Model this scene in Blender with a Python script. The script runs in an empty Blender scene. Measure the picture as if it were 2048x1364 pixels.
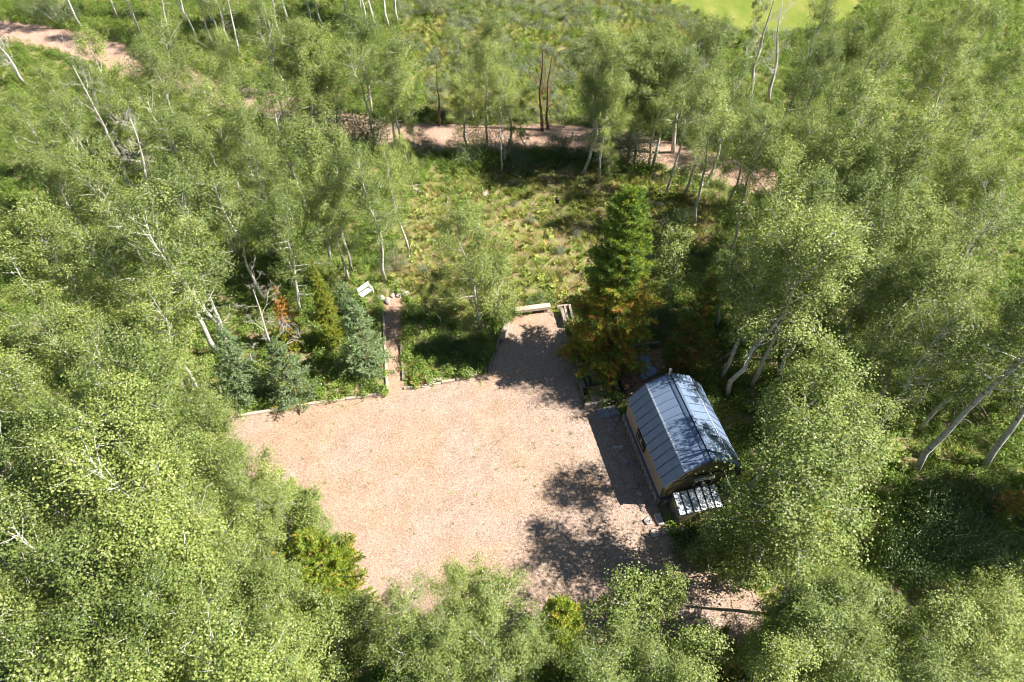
import bpy, math, random
import numpy as np
from mathutils import Vector, Matrix, noise as mnoise

# ------------------------------------------------------------------ camera, sky, sun, exposure
C = bpy.context.scene.collection
SC = bpy.context.scene
CAM_H, PITCH, FPX = 30.0, math.radians(48.8), 1398.0
cam = bpy.data.objects.new('camera', bpy.data.cameras.new('camera'))
C.objects.link(cam)
cam.location = (0, 0, CAM_H)
cam.rotation_euler = (math.pi/2 - PITCH, 0, 0)
cam.data.sensor_width = 36.0
cam.data.lens = 36.0*FPX/2048
cam.data.clip_end = 2000
SC.camera = cam

SUN_EL, SUN_AZ = math.radians(47.5), math.radians(-4)     # azimuth from +X towards +Y
world = bpy.data.worlds.new('World'); SC.world = world; world.use_nodes = True
wn = world.node_tree; wn.nodes.clear()
sky = wn.nodes.new('ShaderNodeTexSky'); sky.sky_type = 'NISHITA'; sky.sun_disc = False
sky.sun_elevation = SUN_EL; sky.sun_rotation = math.pi/2 - SUN_AZ
sky.altitude = 2200; sky.dust_density = 0.6
bg = wn.nodes.new('ShaderNodeBackground'); bg.inputs['Strength'].default_value = 0.055
wo = wn.nodes.new('ShaderNodeOutputWorld')
wn.links.new(sky.outputs[0], bg.inputs[0]); wn.links.new(bg.outputs[0], wo.inputs[0])
sun = bpy.data.objects.new('sun', bpy.data.lights.new('sun', 'SUN')); C.objects.link(sun)
sun.data.energy = 5.0; sun.data.angle = math.radians(0.53); sun.data.color = (1, 0.955, 0.88)
sd = Vector((math.cos(SUN_EL)*math.cos(SUN_AZ), math.cos(SUN_EL)*math.sin(SUN_AZ), math.sin(SUN_EL)))
sun.rotation_euler = sd.to_track_quat('Z', 'Y').to_euler()
sun.location = sd*60
vs = SC.view_settings
SC.display_settings.display_device = 'sRGB'
vs.view_transform = 'Standard'; vs.look = 'None'; vs.gamma = 1; vs.exposure = 1.28; vs.use_curve_mapping = False
SC.cycles.filter_width = 1.0; SC.cycles.max_bounces = 6; SC.cycles.transmission_bounces = 4; SC.cycles.diffuse_bounces = 2
SC.cycles.glossy_bounces = 2; SC.cycles.transparent_max_bounces = 4

R0 = random.Random(5)
NR = np.random.default_rng(11)

# ------------------------------------------------------------------ helpers
def P(px, py, z=0.0):
    """point of the place at height z that the photograph shows at pixel px, py (2048 wide)"""
    u = (px-1024)/FPX; v = (682-py)/FPX
    dx, dy, dz = u, math.cos(PITCH)+v*math.sin(PITCH), -math.sin(PITCH)+v*math.cos(PITCH)
    t = (z-CAM_H)/dz
    return Vector((dx*t, dy*t, z))

def tag(o, label=None, cat=None, group=None, kind=None):
    if label: o['label'] = label
    if cat: o['category'] = cat
    if group: o['group'] = group
    if kind: o['kind'] = kind
    return o

def empty(name, loc=(0, 0, 0), rz=0.0):
    o = bpy.data.objects.new(name, None); C.objects.link(o)
    o.location = loc; o.rotation_euler = (0, 0, rz); o.empty_display_size = .3
    return o

def mesh_obj(name, me, parent=None, loc=None):
    o = bpy.data.objects.new(name, me); C.objects.link(o)
    if parent: o.parent = parent
    if loc is not None: o.location = loc
    return o

class MB:
    """collects simple solids into one mesh"""
    def __init__(s): s.v = []; s.f = []; s.m = []
    def add(s, vs, fs, mi=0):
        b = len(s.v); s.v += [tuple(x) for x in vs]; s.f += [tuple(b+i for i in f) for f in fs]; s.m += [mi]*len(fs)
    def box(s, c, size, rz=0.0, mi=0, M=None, taper=0.0):
        x, y, z = size[0]/2, size[1]/2, size[2]/2
        pts = [Vector((sx*x*(1-taper*(sz > 0)), sy*y*(1-taper*(sz > 0)), sz*z)) for sz in (-1, 1) for sx, sy in ((-1, -1), (1, -1), (1, 1), (-1, 1))]
        R = M if M is not None else Matrix.Rotation(rz, 3, 'Z')
        s.add([R @ p + Vector(c) for p in pts], [(3, 2, 1, 0), (4, 5, 6, 7), (0, 1, 5, 4), (1, 2, 6, 5), (2, 3, 7, 6), (3, 0, 4, 7)], mi)
    def beam(s, a, b, w, h, mi=0):
        a = Vector(a); b = Vector(b); d = b-a; L = d.length; d.normalize()
        up = Vector((0, 0, 1)) if abs(d.z) < .95 else Vector((0, 1, 0))
        sx = d.cross(up).normalized(); sz = sx.cross(d).normalized()
        M = Matrix((d, sx, sz)).transposed()
        s.box((a+b)/2, (L, w, h), M=M, mi=mi)
    def tube(s, pts, rad, n=5, mi=0, cap=True):
        pts = [Vector(p) for p in pts]; b = len(s.v); k = len(pts)
        for i, p in enumerate(pts):
            d = (pts[min(i+1, k-1)]-pts[max(i-1, 0)]).normalized()
            u = d.cross(Vector((0, 0, 1)) if abs(d.z) < .9 else Vector((1, 0, 0))).normalized(); w = d.cross(u)
            r = rad[i] if hasattr(rad, '__len__') else rad
            for j in range(n):
                t = 2*math.pi*j/n; s.v.append(tuple(p+u*(r*math.cos(t))+w*(r*math.sin(t))))
        for i in range(k-1):
            for j in range(n):
                s.f.append((b+i*n+j, b+i*n+(j+1) % n, b+(i+1)*n+(j+1) % n, b+(i+1)*n+j)); s.m.append(mi)
        if cap:
            s.f.append(tuple(b+j for j in range(n))[::-1]); s.m.append(mi)
            s.f.append(tuple(b+(k-1)*n+j for j in range(n))); s.m.append(mi)
    def mesh(s, name, mats, smooth=False):
        me = bpy.data.meshes.new(name); me.from_pydata(s.v, [], s.f)
        for m in (mats if isinstance(mats, (list, tuple)) else [mats]): me.materials.append(m)
        if any(s.m): me.polygons.foreach_set('material_index', s.m)
        if smooth: me.polygons.foreach_set('use_smooth', [True]*len(s.f))
        me.update(); return me
    def build(s, name, mats, parent=None, smooth=False, loc=None):
        return mesh_obj(name, s.mesh(name, mats, smooth), parent, loc)

def np_mesh(name, V, F, mats, mi=None):
    """V (n,3), F (m,k) arrays"""
    me = bpy.data.meshes.new(name)
    n, (m, k) = len(V), F.shape
    me.vertices.add(n); me.vertices.foreach_set('co', np.ascontiguousarray(V, dtype=np.float32).ravel())
    me.loops.add(m*k); me.loops.foreach_set('vertex_index', np.ascontiguousarray(F, dtype=np.int32).ravel())
    me.polygons.add(m); me.polygons.foreach_set('loop_start', np.arange(0, m*k, k, dtype=np.int32))
    for x in (mats if isinstance(mats, (list, tuple)) else [mats]): me.materials.append(x)
    if mi is not None: me.polygons.foreach_set('material_index', np.ascontiguousarray(mi, dtype=np.int32))
    me.update(calc_edges=True); me.validate(); return me

# ------------------------------------------------------------------ materials
def mat(name):
    m = bpy.data.materials.new(name); m.use_nodes = True; nt = m.node_tree; nt.nodes.clear()
    out = nt.nodes.new('ShaderNodeOutputMaterial'); return m, nt, out
def N(nt, typ, **kw):
    n = nt.nodes.new(typ)
    for k, v in kw.items():
        if k in n.inputs: n.inputs[k].default_value = v
        else: setattr(n, k, v)
    return n
def ramp(nt, fac, stops, interp='LINEAR'):
    r = nt.nodes.new('ShaderNodeValToRGB'); r.color_ramp.interpolation = interp
    e = r.color_ramp.elements
    while len(e) < len(stops): e.new(.5)
    for el, (p, c) in zip(e, stops): el.position = p; el.color = (*c, 1) if len(c) == 3 else c
    nt.links.new(fac, r.inputs[0]); return r.outputs[0]
def mix(nt, fac, a, b, typ='MIX'):
    m = nt.nodes.new('ShaderNodeMix'); m.data_type = 'RGBA'; m.blend_type = typ
    for s, v in ((0, fac), (6, a), (7, b)):
        if isinstance(v, (int, float)): m.inputs[s].default_value = v
        elif isinstance(v, tuple): m.inputs[s].default_value = (*v, 1)
        else: nt.links.new(v, m.inputs[s])
    return m.outputs[2]
def noise_tex(nt, scale, detail=4, rough=.55, coord='Object', stretch=None, dist=0.0):
    tc = nt.nodes.new('ShaderNodeTexCoord'); src = tc.outputs[coord]
    if stretch:
        mp = nt.nodes.new('ShaderNodeMapping'); mp.inputs['Scale'].default_value = stretch
        nt.links.new(src, mp.inputs[0]); src = mp.outputs[0]
    n = N(nt, 'ShaderNodeTexNoise', Scale=scale, Detail=detail, Roughness=rough, Distortion=dist)
    nt.links.new(src, n.inputs['Vector']); return n.outputs['Fac']
def bump(nt, h, strength, dist=.02):
    b = N(nt, 'ShaderNodeBump', Strength=strength, Distance=dist); nt.links.new(h, b.inputs['Height']); return b.outputs[0]
def principled(nt, out, col, rough=.8, spec=.3, metal=0.0, normal=None):
    b = nt.nodes.new('ShaderNodeBsdfPrincipled')
    if isinstance(col, tuple): b.inputs['Base Color'].default_value = (*col, 1)
    else: nt.links.new(col, b.inputs['Base Color'])
    if isinstance(rough, float): b.inputs['Roughness'].default_value = rough
    else: nt.links.new(rough, b.inputs['Roughness'])
    b.inputs['Specular IOR Level'].default_value = spec; b.inputs['Metallic'].default_value = metal
    if normal: nt.links.new(normal, b.inputs['Normal'])
    nt.links.new(b.outputs[0], out.inputs[0]); return b

def leaf_mat(name, cols, trans=.32, rough=.42, spec=.45, tint=.25):
    """cols: list of (pos, colour) along a per-leaf random; each tree shifts a little as a whole"""
    m, nt, out = mat(name)
    geo = nt.nodes.new('ShaderNodeNewGeometry'); oi = nt.nodes.new('ShaderNodeObjectInfo')
    c = ramp(nt, geo.outputs['Random Per Island'], cols)
    hsv = nt.nodes.new('ShaderNodeHueSaturation'); nt.links.new(c, hsv.inputs['Color'])
    mr = N(nt, 'ShaderNodeMapRange'); nt.links.new(oi.outputs['Random'], mr.inputs[0])
    mr.inputs[3].default_value = 1-tint; mr.inputs[4].default_value = 1+tint
    nt.links.new(mr.outputs[0], hsv.inputs['Value'])
    mh = N(nt, 'ShaderNodeMapRange'); nt.links.new(oi.outputs['Random'], mh.inputs[0])
    mh.inputs[3].default_value = .512; mh.inputs[4].default_value = .49
    nt.links.new(mh.outputs[0], hsv.inputs['Hue'])
    b = principled(nt, out, hsv.outputs[0], rough, spec)
    t = nt.nodes.new('ShaderNodeBsdfTranslucent')
    tc = mix(nt, 1.0, hsv.outputs[0], (1.15, 1.2, .5), 'MULTIPLY'); nt.links.new(tc, t.inputs[0])
    ms = nt.nodes.new('ShaderNodeMixShader'); ms.inputs[0].default_value = trans
    nt.links.new(b.outputs[0], ms.inputs[1]); nt.links.new(t.outputs[0], ms.inputs[2]); nt.links.new(ms.outputs[0], out.inputs[0])
    return m

M = {}
M['aspen_leaf'] = leaf_mat('aspen_leaf', [(0, (.11, .165, .03)), (.5, (.21, .27, .062)), (.85, (.30, .345, .105)), (.96, (.40, .43, .18)), (1, (.46, .43, .15))], trans=.30, rough=.45, spec=.28)
M['shrub_leaf'] = leaf_mat('shrub_leaf', [(0, (.07, .12, .03)), (.6, (.11, .175, .045)), (1, (.17, .23, .065))], trans=.25)
M['willow_leaf'] = leaf_mat('willow_leaf', [(0, (.10, .135, .06)), (.6, (.15, .19, .085)), (1, (.21, .25, .12))], trans=.22)
M['sage_leaf'] = leaf_mat('sage_leaf', [(0, (.17, .21, .12)), (.6, (.25, .29, .18)), (1, (.33, .36, .24))], trans=.15)
M['grass'] = leaf_mat('grass_blade', [(0, (.19, .27, .05)), (.55, (.29, .37, .075)), (.85, (.40, .43, .13)), (1, (.52, .44, .21))], trans=.45)
M['dry_grass'] = leaf_mat('dry_grass_blade', [(0, (.34, .30, .11)), (.5, (.48, .40, .19)), (1, (.62, .47, .28))], trans=.4)
M['forb'] = leaf_mat('forb_leaf', [(0, (.12, .20, .035)), (.5, (.20, .29, .05)), (1, (.28, .37, .08))], trans=.38)
M['forb_yellow'] = leaf_mat('mule_ear_leaf', [(0, (.26, .34, .06)), (.6, (.38, .43, .11)), (1, (.52, .52, .19))], trans=.3)
M['needle_green'] = leaf_mat('needle_green', [(0, (.07, .14, .03)), (.6, (.13, .23, .04)), (1, (.23, .32, .06))], trans=.25, rough=.5)
M['needle_lime'] = leaf_mat('needle_lime', [(0, (.15, .22, .025)), (.6, (.26, .33, .035)), (1, (.36, .41, .06))], trans=.35, rough=.5)
M['needle_yellow'] = leaf_mat('needle_yellow', [(0, (.24, .21, .025)), (.6, (.36, .29, .035)), (1, (.46, .34, .05))], trans=.15, rough=.6)
M['needle_orange'] = leaf_mat('needle_orange', [(0, (.30, .12, .025)), (.6, (.45, .21, .05)), (1, (.55, .30, .09))], trans=.1, rough=.7)
M['needle_blue'] = leaf_mat('needle_blue', [(0, (.19, .27, .125)), (.6, (.31, .41, .20)), (1, (.44, .52, .29))], trans=.25, rough=.5)
M['dead_leaf'] = leaf_mat('dead_leaf', [(0, (.20, .10, .04)), (.6, (.32, .18, .08)), (1, (.42, .28, .14))], trans=.1)

def bark_mat(name, light, dark, lo, hi, scale, stretch):
    m, nt, out = mat(name)
    n = noise_tex(nt, scale, 5, .65, 'Object', stretch, .3)
    n2 = noise_tex(nt, scale*4, 3, .6, 'Object', (1, 1, 1))
    c = ramp(nt, n, [(lo, dark), (hi, light)])
    c = mix(nt, .25, c, ramp(nt, n2, [(.3, dark), (.65, light)]))
    principled(nt, out, c, .8, .2, normal=bump(nt, n, .5, .02)); return m
M['aspen_bark'] = bark_mat('aspen_bark', (.62, .59, .52), (.07, .055, .045), .33, .47, 2.2, (1.2, 1.2, 3.2))
M['grey_bark'] = bark_mat('dead_bark', (.62, .58, .52), (.20, .16, .13), .25, .55, 3, (2, 2, .6))
M['brown_bark'] = bark_mat('conifer_bark', (.20, .13, .085), (.05, .03, .02), .35, .65, 4, (2, 2, .5))
M['red_bark'] = bark_mat('red_dead_bark', (.26, .15, .10), (.07, .04, .03), .35, .6, 3, (2, 2, .5))

def stone_mat(name, a, b, c2):
    m, nt, out = mat(name)
    oi = nt.nodes.new('ShaderNodeObjectInfo')
    base = ramp(nt, oi.outputs['Random'], [(0, a), (.5, b), (1, c2)])
    n = noise_tex(nt, 7, 6, .65)
    c = mix(nt, .65, base, ramp(nt, n, [(.3, (.35, .35, .35)), (.7, (1.25, 1.25, 1.25))]), 'MULTIPLY')
    principled(nt, out, c, .85, .25, normal=bump(nt, n, .6, .04)); return m
M['stone'] = stone_mat('field_stone', (.30, .24, .20), (.33, .29, .28), (.42, .31, .25))
M['pale_stone'] = stone_mat('pale_stone', (.55, .45, .38), (.60, .52, .46), (.50, .40, .36))
M['slab'] = stone_mat('concrete_slab', (.34, .34, .35), (.38, .37, .37), (.30, .31, .32))

def wood_mat(name, a, b, rough=.8, stretch=(1, 14, 14)):
    m, nt, out = mat(name)
    oi = nt.nodes.new('ShaderNodeObjectInfo')
    n = noise_tex(nt, 2.2, 6, .65, 'Object', stretch)
    c = ramp(nt, n, [(.3, a), (.68, b)])
    hsv = nt.nodes.new('ShaderNodeHueSaturation'); nt.links.new(c, hsv.inputs['Color'])
    mr = N(nt, 'ShaderNodeMapRange'); nt.links.new(oi.outputs['Random'], mr.inputs[0]); mr.inputs[3].default_value = .8; mr.inputs[4].default_value = 1.18
    nt.links.new(mr.outputs[0], hsv.inputs['Value'])
    principled(nt, out, hsv.outputs[0], rough, .2, normal=bump(nt, n, .35, .01)); return m
M['timber'] = wood_mat('weathered_timber', (.20, .15, .12), (.44, .37, .31))
M['pale_timber'] = wood_mat('sun_bleached_timber', (.36, .28, .21), (.60, .50, .41))
M['olive_board'] = wood_mat('olive_siding_board', (.10, .085, .045), (.185, .155, .085))
M['log'] = wood_mat('fallen_log_wood', (.20, .15, .11), (.48, .41, .34))

def plain(name, col, rough=.6, spec=.4, metal=0.0, var=.25, scale=6, bs=.1):
    m, nt, out = mat(name); n = noise_tex(nt, scale, 5, .6)
    c = mix(nt, 1.0, col, ramp(nt, n, [(.25, (1-var,)*3), (.75, (1+var,)*3)]), 'MULTIPLY')
    principled(nt, out, c, rough, spec, metal, bump(nt, n, bs, .01)); return m
M['tan_wall'] = plain('tan_wall', (.29, .25, .215), .8, .2, 0, .12, 3)
M['roof'] = plain('blue_grey_roof_metal', (.20, .27, .39), .38, .5, .2, .14, 1.6, .04)
M['roof_trim'] = plain('roof_trim_metal', (.12, .165, .25), .4, .5, .25, .1, 4, .03)
M['lean_roof'] = plain('pale_roof_metal', (.60, .63, .68), .36, .5, .15, .2, 3, .04)
M['black_seam'] = plain('black_seam', (.012, .013, .016), .6, .3)
M['dark_trim'] = plain('dark_trim', (.035, .03, .026), .7, .3)
M['white_trim'] = plain('white_trim', (.66, .63, .58), .6, .3)
M['cream_sash'] = plain('cream_sash', (.50, .45, .36), .6, .3)
M['grey_wall'] = plain('grey_wall', (.17, .165, .15), .8, .2)
M['yellow_paint'] = plain('yellow_paint', (.42, .36, .02), .6, .3)
M['white_paint'] = plain('white_paint', (.74, .76, .78), .5, .4, 0, .06)
M['terracotta'] = plain('terracotta', (.46, .17, .07), .8, .2, 0, .2, 9)
M['terracotta_soil'] = plain('terracotta_soil', (.38, .13, .05), .95, .1, 0, .35, 18)
M['galv'] = plain('galvanised_pipe', (.45, .46, .48), .4, .5, .6)
M['dark_wood'] = plain('dark_wood', (.06, .045, .035), .8, .2)
mg, nt, out = mat('window_glass'); principled(nt, out, (.03, .04, .045), .08, .6); M['glass'] = mg
mp, nt, out = mat('plastic_sheet')
n = noise_tex(nt, 5, 5, .6)
pb = principled(nt, out, ramp(nt, n, [(.3, (.16, .20, .30)), (.7, (.34, .37, .44))]), .22, .6, normal=bump(nt, n, .9, .05)); M['tarp'] = mp

# ground materials
def ground_mat():
    m, nt, out = mat('forest_and_meadow_ground')
    n1 = noise_tex(nt, .22, 5, .6); n2 = noise_tex(nt, 1.7, 5, .65); n3 = noise_tex(nt, 22, 4, .7)
    soil = ramp(nt, n3, [(.25, (.22, .15, .09)), (.55, (.40, .29, .19)), (.8, (.52, .40, .28))])
    green = ramp(nt, n3, [(.25, (.12, .165, .035)), (.6, (.23, .27, .055)), (.85, (.37, .35, .13))])
    f = ramp(nt, n2, [(.43, (1, 1, 1)), (.57, (0, 0, 0))])
    c = mix(nt, f, green, soil)
    c = mix(nt, ramp(nt, n1, [(.4, (0, 0, 0)), (.65, (.6, .6, .6))]), c, (.19, .22, .055))
    principled(nt, out, c, .95, .1, normal=bump(nt, n3, .8, .08)); return m
M['ground'] = ground_mat()
def gravel_mat(name, pebble, patches, scale):
    m, nt, out = mat(name)
    tc = nt.nodes.new('ShaderNodeTexCoord')
    vo = N(nt, 'ShaderNodeTexVoronoi', Scale=scale); nt.links.new(tc.outputs['Object'], vo.inputs['Vector'])
    vo2 = N(nt, 'ShaderNodeTexVoronoi', Scale=scale*.37); nt.links.new(tc.outputs['Object'], vo2.inputs['Vector'])
    sep = nt.nodes.new('ShaderNodeSeparateColor'); nt.links.new(vo.outputs['Color'], sep.inputs[0])
    sep2 = nt.nodes.new('ShaderNodeSeparateColor'); nt.links.new(vo2.outputs['Color'], sep2.inputs[0])
    c = ramp(nt, sep.outputs[0], pebble)
    c = mix(nt, .16, c, ramp(nt, sep2.outputs[1], [(0, (.62, .60, .58)), (.5, (1, 1, 1)), (1, (1.32, 1.3, 1.28))]), 'MULTIPLY')
    big = noise_tex(nt, .16, 5, .6, dist=.6); mid = noise_tex(nt, .9, 5, .7)
    c = mix(nt, .8, c, ramp(nt, big, patches), 'MULTIPLY')
    c = mix(nt, .75, c, ramp(nt, mid, [(.3, (.84, .79, .73)), (.6, (1.06, 1.06, 1.06))]), 'MULTIPLY')
    principled(nt, out, c, .9, .12, normal=bump(nt, vo.outputs['Distance'], .35, .02)); return m
M['gravel'] = gravel_mat('pink_tan_gravel', [(0, (.18, .125, .098)), (.22, (.305, .226, .180)), (.75, (.385, .298, .243)), (1, (.52, .43, .365))],
                         [(.32, (1.0, .98, .97)), (.48, (1.03, .98, .93)), (.58, (1.06, .95, .80)), (.72, (1.0, .89, .72))], 30)
M['road'] = gravel_mat('pink_dirt_road', [(0, (.33, .215, .16)), (.5, (.42, .29, .225)), (1, (.50, .37, .29))],
                       [(.35, (.95, .92, .9)), (.6, (1.05, 1, .96)), (.8, (.9, .82, .74))], 14)
M['path_gravel'] = gravel_mat('path_gravel', [(0, (.24, .15, .105)), (.4, (.36, .25, .18)), (1, (.48, .36, .28))],
                              [(.35, (.95, .9, .86)), (.6, (1, .95, .88)), (.8, (.85, .7, .55))], 22)
M['patio_dirt'] = gravel_mat('patio_dirt', [(0, (.22, .13, .07)), (.5, (.36, .23, .13)), (1, (.50, .35, .22))],
                             [(.35, (.8, .75, .7)), (.6, (1, .95, .88)), (.8, (1.1, 1, .9))], 12)
M['soil'] = gravel_mat('bed_soil', [(0, (.09, .055, .035)), (.5, (.16, .10, .065)), (1, (.27, .19, .13))],
                       [(.35, (.8, .8, .8)), (.6, (1, 1, 1)), (.8, (1.1, 1, .9))], 14)
m, nt, out = mat('hay_field')
n1 = noise_tex(nt, .5, 5, .65, stretch=(1, .35, 1)); n2 = noise_tex(nt, 9, 4, .7)
c = ramp(nt, n1, [(.3, (.14, .20, .03)), (.55, (.22, .25, .05)), (.75, (.34, .31, .10))])
c = mix(nt, .6, c, ramp(nt, n2, [(.3, (.7, .7, .7)), (.7, (1.2, 1.2, 1.2))]), 'MULTIPLY')
principled(nt, out, c, .95, .1, normal=bump(nt, n2, .8, .1)); M['field'] = m

# ------------------------------------------------------------------ the ground and its sheets
def poly_px(pts): return [P(x, y) for x, y in pts]
YARD = poly_px([(440, 838), (480, 830), (620, 810), (772, 787), (806, 778), (900, 763), (976, 749), (986, 712), (1003, 672), (1022, 634), (1100, 620),
                (1128, 640), (1140, 690), (1152, 745), (1172, 818), (1236, 812), (1262, 872), (1308, 985), (1322, 1050), (1375, 1105), (1440, 1150), (1510, 1180),
                (1535, 1225), (1520, 1270), (1450, 1300), (1360, 1285), (1200, 1290), (1050, 1285), (920, 1275), (800, 1290), (735, 1260), (690, 1180), (620, 1090), (590, 1030), (535, 995), (470, 935), (435, 880)])
PATH = poly_px([(768, 594), (812, 592), (806, 640), (803, 690), (804, 740), (807, 778), (774, 787), (771, 740), (768, 680), (766, 630)])
PATIO = poly_px([(1232, 722), (1268, 700), (1322, 692), (1345, 745), (1300, 790), (1258, 812), (1240, 780)])
ROADS = [[(-60, 55, 3.6), (60, 68, 3.8), (150, 88, 3.8), (240, 118, 3.8), (330, 152, 3.6), (450, 192, 3.6), (590, 222, 3.6), (690, 252, 3.4), (790, 270, 3.4), (920, 276, 3.4), (1080, 272, 3.5),
          (1220, 284, 3.6), (1370, 318, 3.6), (1500, 352, 3.6), (1610, 385, 3.6), (1690, 425, 3.4)]]
FIELD = poly_px([(1300, -40), (1345, 8), (1420, 34), (1480, 62), (1545, 66), (1620, 60), (1700, 40), (1760, -60), (1600, -140), (1400, -120)])

def inside(poly, x, y):
    c = False; j = len(poly)-1
    for i in range(len(poly)):
        xi, yi = poly[i][0], poly[i][1]; xj, yj = poly[j][0], poly[j][1]
        if (yi > y) != (yj > y) and x < (xj-xi)*(y-yi)/(yj-yi)+xi: c = not c
        j = i
    return c
def np_inside(poly, X, Y):
    c = np.zeros(X.shape, bool); j = len(poly)-1
    for i in range(len(poly)):
        xi, yi = poly[i][0], poly[i][1]; xj, yj = poly[j][0], poly[j][1]
        with np.errstate(divide='ignore', invalid='ignore'):
            t = ((yi > Y) != (yj > Y)) & (X < (xj-xi)*(Y-yi)/(yj-yi+1e-12)+xi)
        c ^= t; j = i
    return c
def np_poly_dist(poly, X, Y, closed=True):
    d = np.full(X.shape, 1e9); n = len(poly)
    for i in range(n if closed else n-1):
        ax, ay = poly[i][0], poly[i][1]; bx, by = poly[(i+1) % n][0], poly[(i+1) % n][1]
        L = (bx-ax)**2+(by-ay)**2+1e-12
        t = np.clip(((X-ax)*(bx-ax)+(Y-ay)*(by-ay))/L, 0, 1)
        d = np.minimum(d, np.hypot(X-ax-t*(bx-ax), Y-ay-t*(by-ay)))
    return d
ROADC = [[(*P(x, y)[:2], w) for x, y, w in r] for r in ROADS]

# shed frame: local x across, local y from front (-) to back (+)
SH_TH = .223; SH_L = 5.03; SH_W = 3.90
_a = Vector((math.sin(SH_TH), -math.cos(SH_TH), 0)); _b = Vector((math.cos(SH_TH), math.sin(SH_TH), 0))
SH_C = Vector((7.645, 21.19, 0)) + _a*(SH_L/2)
def shed_pt(x, y, z=0): return SH_C + _b*x - _a*y + Vector((0, 0, z))
SHED = [shed_pt(sx*2.1, sy*2.65) for sx, sy in ((-1, -1), (1, -1), (1, 1), (-1, 1))]
LEAN = [shed_pt(x, y) for x, y in ((-1.5, -2.6), (.8, -2.6), (.8, -3.6), (-1.5, -3.6))]
BED = poly_px([(1150, 738), (1232, 722), (1252, 800), (1242, 812), (1172, 818)])

def flat_mask(X, Y):
    """0 on made surfaces, 1 on wild ground a metre and more away"""
    d = np.full(X.shape, 1e9)
    for pl in (YARD, PATH, PATIO, SHED, LEAN, BED, FIELD):
        d = np.minimum(d, np.where(np_inside(pl, X, Y), 0, np_poly_dist(pl, X, Y)))
    for r in ROADC: d = np.minimum(d, np.maximum(np_poly_dist(r, X, Y, False)-2.0, 0))
    return np.clip((d-.25)/1.6, 0, 1)
def gnoise(X, Y, s, off=0.0):
    return np.array([mnoise.noise(Vector((x*s+off, y*s-off, off*.7))) for x, y in zip(X.ravel(), Y.ravel())]).reshape(X.shape)
xs = np.concatenate([np.linspace(-320, -66, 12), np.arange(-64, 64.1, .8), np.linspace(66, 320, 12)])
ys = np.concatenate([np.linspace(-120, 1, 8), np.arange(2, 82.1, .8), np.linspace(84, 480, 14)])
GX, GY = np.meshgrid(xs, ys)
fm = flat_mask(GX, GY)
GZ = fm*(.22*gnoise(GX, GY, .12, 3.1)+.10*gnoise(GX, GY, .5, 8.7))
V = np.stack([GX, GY, GZ], -1).reshape(-1, 3); ny, nx = GX.shape
idx = np.arange(ny*nx).reshape(ny, nx)
F = np.stack([idx[:-1, :-1], idx[:-1, 1:], idx[1:, 1:], idx[1:, :-1]], -1).reshape(-1, 4)
gme = np_mesh('ground', V, F, M['ground']); gme.polygons.foreach_set('use_smooth', [True]*len(F))
tag(mesh_obj('ground', gme), kind='structure')
def ground_z(x, y):
    j = int(np.clip(np.searchsorted(xs, x)-1, 0, nx-2)); i = int(np.clip(np.searchsorted(ys, y)-1, 0, ny-2))
    fx = (x-xs[j])/(xs[j+1]-xs[j]); fy = (y-ys[i])/(ys[i+1]-ys[i])
    return float((GZ[i, j]*(1-fx)+GZ[i, j+1]*fx)*(1-fy)+(GZ[i+1, j]*(1-fx)+GZ[i+1, j+1]*fx)*fy)

def sheet(name, poly, m, z, jit=.06, step=.35):
    pts = []
    for i in range(len(poly)):
        a, b = Vector(poly[i]), Vector(poly[(i+1) % len(poly)]); k = max(1, int((b-a).length/step))
        for q in range(k):
            p = a.lerp(b, q/k); pts.append((p.x+R0.uniform(-jit, jit), p.y+R0.uniform(-jit, jit), z))
    mb = MB(); mb.add(pts, [tuple(range(len(pts)))])
    me = mb.mesh(name, m)
    import bmesh
    bm = bmesh.new(); bm.from_mesh(me); bmesh.ops.triangulate(bm, faces=bm.faces[:])
    if bm.faces and sum(f.normal.z*f.calc_area() for f in bm.faces) < 0: bmesh.ops.reverse_faces(bm, faces=bm.faces[:])
    bm.to_mesh(me); bm.free()
    return tag(mesh_obj(name, me), kind='structure')
sheet('gravel_yard', YARD, M['gravel'], .008, .09)
sheet('garden_path', PATH, M['path_gravel'], .004)
sheet('patio_floor', PATIO, M['patio_dirt'], .012)
sheet('hay_field', FIELD, M['field'], .02, .3, 1)
for r in ROADC:
    L, Rr = [], []
    dense = []
    for i in range(len(r)-1):
        for q in range(6):
            t = q/6; dense.append([r[i][k]*(1-t)+r[i+1][k]*t for k in range(3)])
    for _ in range(3):
        dense = [dense[0]]+[[(dense[i-1][k]+dense[i][k]*2+dense[i+1][k])/4 for k in range(3)] for i in range(1, len(dense)-1)]+[dense[-1]]
    for i, (x, y, w) in enumerate(dense):
        x2, y2, _ = dense[min(i+1, len(dense)-1)]; x1, y1, _ = dense[max(i-1, 0)]
        d = Vector((x2-x1, y2-y1, 0)).normalized(); nrm = Vector((-d.y, d.x, 0))
        L.append(Vector((x, y, 0))+nrm*(w/2+R0.uniform(-.2, .2))); Rr.append(Vector((x, y, 0))-nrm*(w/2+R0.uniform(-.2, .2)))
    sheet('dirt_road', L+Rr[::-1], M['road'], .015, .05, 5)

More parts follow.
